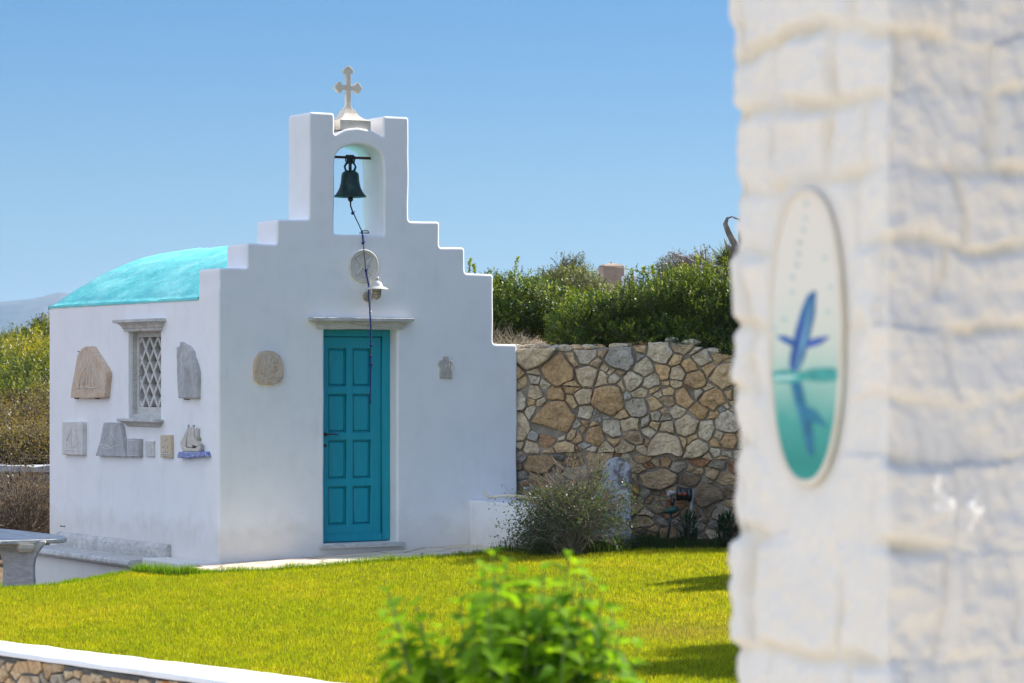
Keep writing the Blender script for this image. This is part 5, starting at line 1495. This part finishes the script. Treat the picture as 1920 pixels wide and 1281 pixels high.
# oval ceramic plaque on the pillar's left face
def pw(x): return (K.x*F-(x-960)*K.y)/(F*SA+(x-960)*CA)
def pl(x, y, p=.0):
    w = pw(x); d = K.y+CA*w; return -w, EYE+(HZ-y)/F*d
pc = -.2315; zb_ = pl(1512, 905)[1]
loc = Vector((K.x, K.y))+Ld*.2315
cer = thing('ceramic_plaque', 'long oval ceramic plaque painted with a blue flying fish over green sea', 'plaque', (loc.x+.866*.010, loc.y+.5*.010, zb_), A-math.pi/2)
def ov(hw, z0, z1, n=44):
    cz = (z0+z1)/2; h = (z1-z0)/2; o = []
    for k in range(n):
        q = 2*math.pi*k/n; c_, s_ = math.cos(q), math.sin(q)
        o.append((hw*math.copysign(abs(c_)**.86, c_), cz+h*math.copysign(abs(s_)**.86, s_)))
    return o
HH = pl(1512,360)[1]-zb_
def glaze():
    m, nt, out = newmat('glazed_tile')
    g = nt.nodes.new('ShaderNodeTexCoord'); sx = nt.nodes.new('ShaderNodeSeparateXYZ'); nt.links.new(g.outputs['Object'], sx.inputs[0])
    n = noise_node(nt, g.outputs['Object'], 9, 4); mt = nt.nodes.new('ShaderNodeMath'); mt.operation = 'MULTIPLY_ADD'
    nt.links.new(n.outputs[0], mt.inputs[0]); mt.inputs[1].default_value = .07; nt.links.new(sx.outputs[2], mt.inputs[2])
    dv = nt.nodes.new('ShaderNodeMath'); dv.operation = 'DIVIDE'; nt.links.new(mt.outputs[0], dv.inputs[0]); dv.inputs[1].default_value = HH+.04
    c = ramp(nt, dv.outputs[0], [(.0,(.04,.38,.30)),(.12,(.02,.25,.21)),(.26,(.06,.34,.29)),(.38,(.30,.52,.43)),(.52,(.58,.63,.52)),(.7,(.68,.65,.56)),(1,(.70,.64,.53))]).outputs[0]
    b = nt.nodes.new('ShaderNodeBsdfPrincipled'); nt.links.new(c, b.inputs['Base Color']); b.inputs['Roughness'].default_value = .22
    nt.links.new(b.outputs[0], out.inputs[0]); return m
M['glaze'] = glaze()
mb = MB(); slab(mb, [ov(.105, 0, HH)], -.014, .02, .006, 3); mb.build('tile', M['glaze'], cer)
mb = MB()
O1 = ov(.110, -.006, HH+.006); O2 = ov(.1005, .005, HH-.005)
slab(mb, [O1, O2], -.0165, -.010, .0025, 2); mb.build('rim', pmat('tile_rim', [(.3,(.58,.52,.42)),(.7,(.68,.64,.55))], 14, .4, .2, 40), cer)
def paint(name, polys, col, y=-.0155):
    mb = MB()
    for P in polys:
        Q = [pl(a, b_) for a, b_ in P]; Q = [(q[0]-pc, q[1]-zb_) for q in Q]
        Q = roundc(Q, .006, 2)
        slab(mb, [Q], y, -.0135, .0006, 1)
    m = pmat(name+'_paint', [(.3, tuple(v*.7 for v in col)), (.7, tuple(min(1, v*1.2) for v in col))], 25, .3, 0)
    mb.build(name, m, cer)
paint('fish_body', [[(1534,543),(1518,553),(1505,585),(1494,625),(1485,668),(1484,694),(1500,697),(1512,672),(1522,632),(1532,590)]], (.04,.16,.36))
paint('fish_shade', [[(1530,558),(1523,575),(1514,610),(1505,650),(1497,688),(1502,690),(1511,655),(1521,612)]], (.16,.36,.50), -.0162)
paint('fish_shade', [[(1512,590),(1503,622),(1493,664),(1490,688),(1493,688),(1500,655),(1510,618)]], (.05,.08,.40), -.0162)
paint('fin', [[(1458,630),(1476,629),(1497,640),(1494,652),(1474,643)]], (.04,.14,.38)); paint('fin', [[(1514,640),(1536,633),(1562,630),(1544,645),(1518,654)]], (.06,.12,.40))
paint('water_line', [[(1450,698),(1475,693),(1500,699),(1530,691),(1560,689),(1578,695),(1577,713),(1545,717),(1515,713),(1490,719),(1458,717)]], (.06,.36,.32))
paint('water_foam', [[(1454,706),(1480,703),(1505,707),(1480,712),(1458,712)]], (.45,.70,.64), -.0163)
paint('fish_tail', [[(1486,718),(1506,716),(1516,762),(1528,808),(1530,858),(1518,848),(1507,796),(1494,750)]], (.03,.18,.30)); paint('fish_tail', [[(1514,762),(1532,768),(1556,802),(1536,794),(1519,792)]], (.03,.20,.30), -.0159)
dots = [(1515,382),(1513,410),(1510,432),(1503,455),(1501,476),(1498,497),(1490,520),(1489,548),(1474,598),(1455,616),(1551,484),(1561,538),(1556,585)]
for x, y in dots: paint('spot', [[(x-3,y-4),(x+3,y-3),(x+3,y+4),(x-3,y+4)]], (.38,.52,.52))

# ================================================================== FAR MOUNTAINS
def ridge():
    xs_ = np.linspace(-3600, 3200, 240); ys_ = np.linspace(3600, 6200, 60); vs = []
    prof_ = [(-3600,120),(-1400,150),(-1000,150),(-780,128),(-700,120),(-640,130),(-600,122),(-500,95),(-300,70),(0,50),(1200,60),(3200,80)]
    for y in ys_:
        for x in xs_:
            xe = x*4200/y*1.0
            h = np.interp(x, [p[0] for p in prof_], [p[1] for p in prof_])*1.0
            e = math.exp(-((y-4300)/520)**2)
            rdg = abs(noise.noise(Vector((x/260, y/420, 1.5)))); r2 = abs(noise.noise(Vector((x/90, y/150, 4))))
            vs.append((x, y, -20 + (h+22)*e*(1-.35*rdg) + (8-24*r2)*e + 6*noise.noise(Vector((x/30, y/50, 0)))*e))
    n = len(xs_); fs = [(j*n+i, j*n+i+1, (j+1)*n+i+1, (j+1)*n+i) for j in range(len(ys_)-1) for i in range(n-1)]
    mb = MB(); mb.add(vs, fs, True)
    m = pmat('mountain_slope', [(.3,(.05,.055,.045)),(.55,(.12,.115,.10)),(.8,(.26,.24,.22))], .02, .95, 0, stretch=(1,1,2.0))
    tag(mb.build('mountains', m, recalc=False), kind='structure')
ridge()

# ================================================================== HAZE
HAZE = .00013
hm_ = bpy.data.materials.new('haze_air'); hm_.use_nodes = True; nt = hm_.node_tree; nt.nodes.clear()
ho = nt.nodes.new('ShaderNodeOutputMaterial'); pv_ = nt.nodes.new('ShaderNodeVolumePrincipled')
pv_.inputs['Color'].default_value = (.45,.70,1,1); pv_.inputs['Density'].default_value = HAZE; pv_.inputs['Anisotropy'].default_value = .2
nt.links.new(pv_.outputs[0], ho.inputs['Volume'])
mb = MB(); mb.box((-6000,-2900,-24),(6000,7300,175)); hz_o = mb.build('haze', hm_); tag(hz_o, kind='stuff')

# ================================================================== LIGHT, SKY, CAMERA
SKY_G = .55; SKY_S = 1.9; SKY_T = (.66,.87,1.19); SKY_FILL = (5.0,5.8,7.4)
SUN_AZ = 32.4; SUN_EL = 38.0       # azimuth from +X towards +Y
sd = Vector((math.cos(R(SUN_AZ))*math.cos(R(SUN_EL)), math.sin(R(SUN_AZ))*math.cos(R(SUN_EL)), math.sin(R(SUN_EL))))
ld = bpy.data.lights.new('sun', 'SUN'); ld.energy = 5.0; ld.angle = R(.53); ld.color = (1, .95, .86)
lo = bpy.data.objects.new('sun', ld); COL.objects.link(lo); lo.rotation_euler = sd.to_track_quat('Z', 'Y').to_euler(); lo.location = (20, 12, 25)
wd = bpy.data.worlds.new('World'); S.world = wd; wd.use_nodes = True; nt = wd.node_tree; nt.nodes.clear()
sky = nt.nodes.new('ShaderNodeTexSky'); sky.sky_type = 'NISHITA'; sky.sun_disc = False
sky.sun_elevation = R(SUN_EL); sky.sun_rotation = R(90-SUN_AZ)
sky.altitude = 0; sky.air_density = 1.0; sky.dust_density = .0; sky.ozone_density = 3.0
bg = nt.nodes.new('ShaderNodeBackground'); bg.inputs[1].default_value = .10
gm = nt.nodes.new('ShaderNodeGamma'); gm.inputs[1].default_value = SKY_G
hs = nt.nodes.new('ShaderNodeHueSaturation'); hs.inputs['Saturation'].default_value = SKY_S
nt.links.new(sky.outputs[0], gm.inputs[0]); nt.links.new(gm.outputs[0], hs.inputs['Color'])
wo = nt.nodes.new('ShaderNodeOutputWorld'); # cooler white balance, and an added bright fill in the unseen sky behind the camera, lifting the shaded walls
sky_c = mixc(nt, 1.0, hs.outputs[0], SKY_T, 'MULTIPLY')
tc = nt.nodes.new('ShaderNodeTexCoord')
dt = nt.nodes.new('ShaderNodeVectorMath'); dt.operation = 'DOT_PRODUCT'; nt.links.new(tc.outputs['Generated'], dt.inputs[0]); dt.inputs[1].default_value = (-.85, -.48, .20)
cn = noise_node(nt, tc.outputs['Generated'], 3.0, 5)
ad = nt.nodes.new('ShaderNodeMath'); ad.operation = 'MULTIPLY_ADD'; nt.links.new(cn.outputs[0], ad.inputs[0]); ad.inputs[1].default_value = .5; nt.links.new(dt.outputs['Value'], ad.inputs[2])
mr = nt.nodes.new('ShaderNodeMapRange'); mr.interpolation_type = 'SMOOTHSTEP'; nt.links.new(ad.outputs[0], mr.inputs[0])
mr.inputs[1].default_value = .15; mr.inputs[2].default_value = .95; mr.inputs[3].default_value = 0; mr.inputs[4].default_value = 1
sky_c = mixc(nt, mr.outputs[0], sky_c, SKY_FILL)
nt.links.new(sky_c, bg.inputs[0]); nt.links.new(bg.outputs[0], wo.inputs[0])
cd = bpy.data.cameras.new('camera'); cam = bpy.data.objects.new('camera', cd); COL.objects.link(cam)
cam.location = (0, 0, EYE); cam.rotation_euler = (R(90), 0, 0)
cd.lens = F/1920*36; cd.sensor_width = 36; cd.shift_y = (HZ-640.5)/1920; cd.clip_end = 30000; cd.clip_start = .1
cd.dof.use_dof = True; cd.dof.focus_distance = 28.6; cd.dof.aperture_fstop = 6.2
S.camera = cam
S.render.engine = 'CYCLES'
S.view_settings.view_transform = 'Standard'; S.view_settings.look = 'None'; S.view_settings.exposure = 1.0; S.view_settings.gamma = 1
S.cycles.max_bounces = 8; S.cycles.diffuse_bounces = 5; S.cycles.transmission_bounces = 6
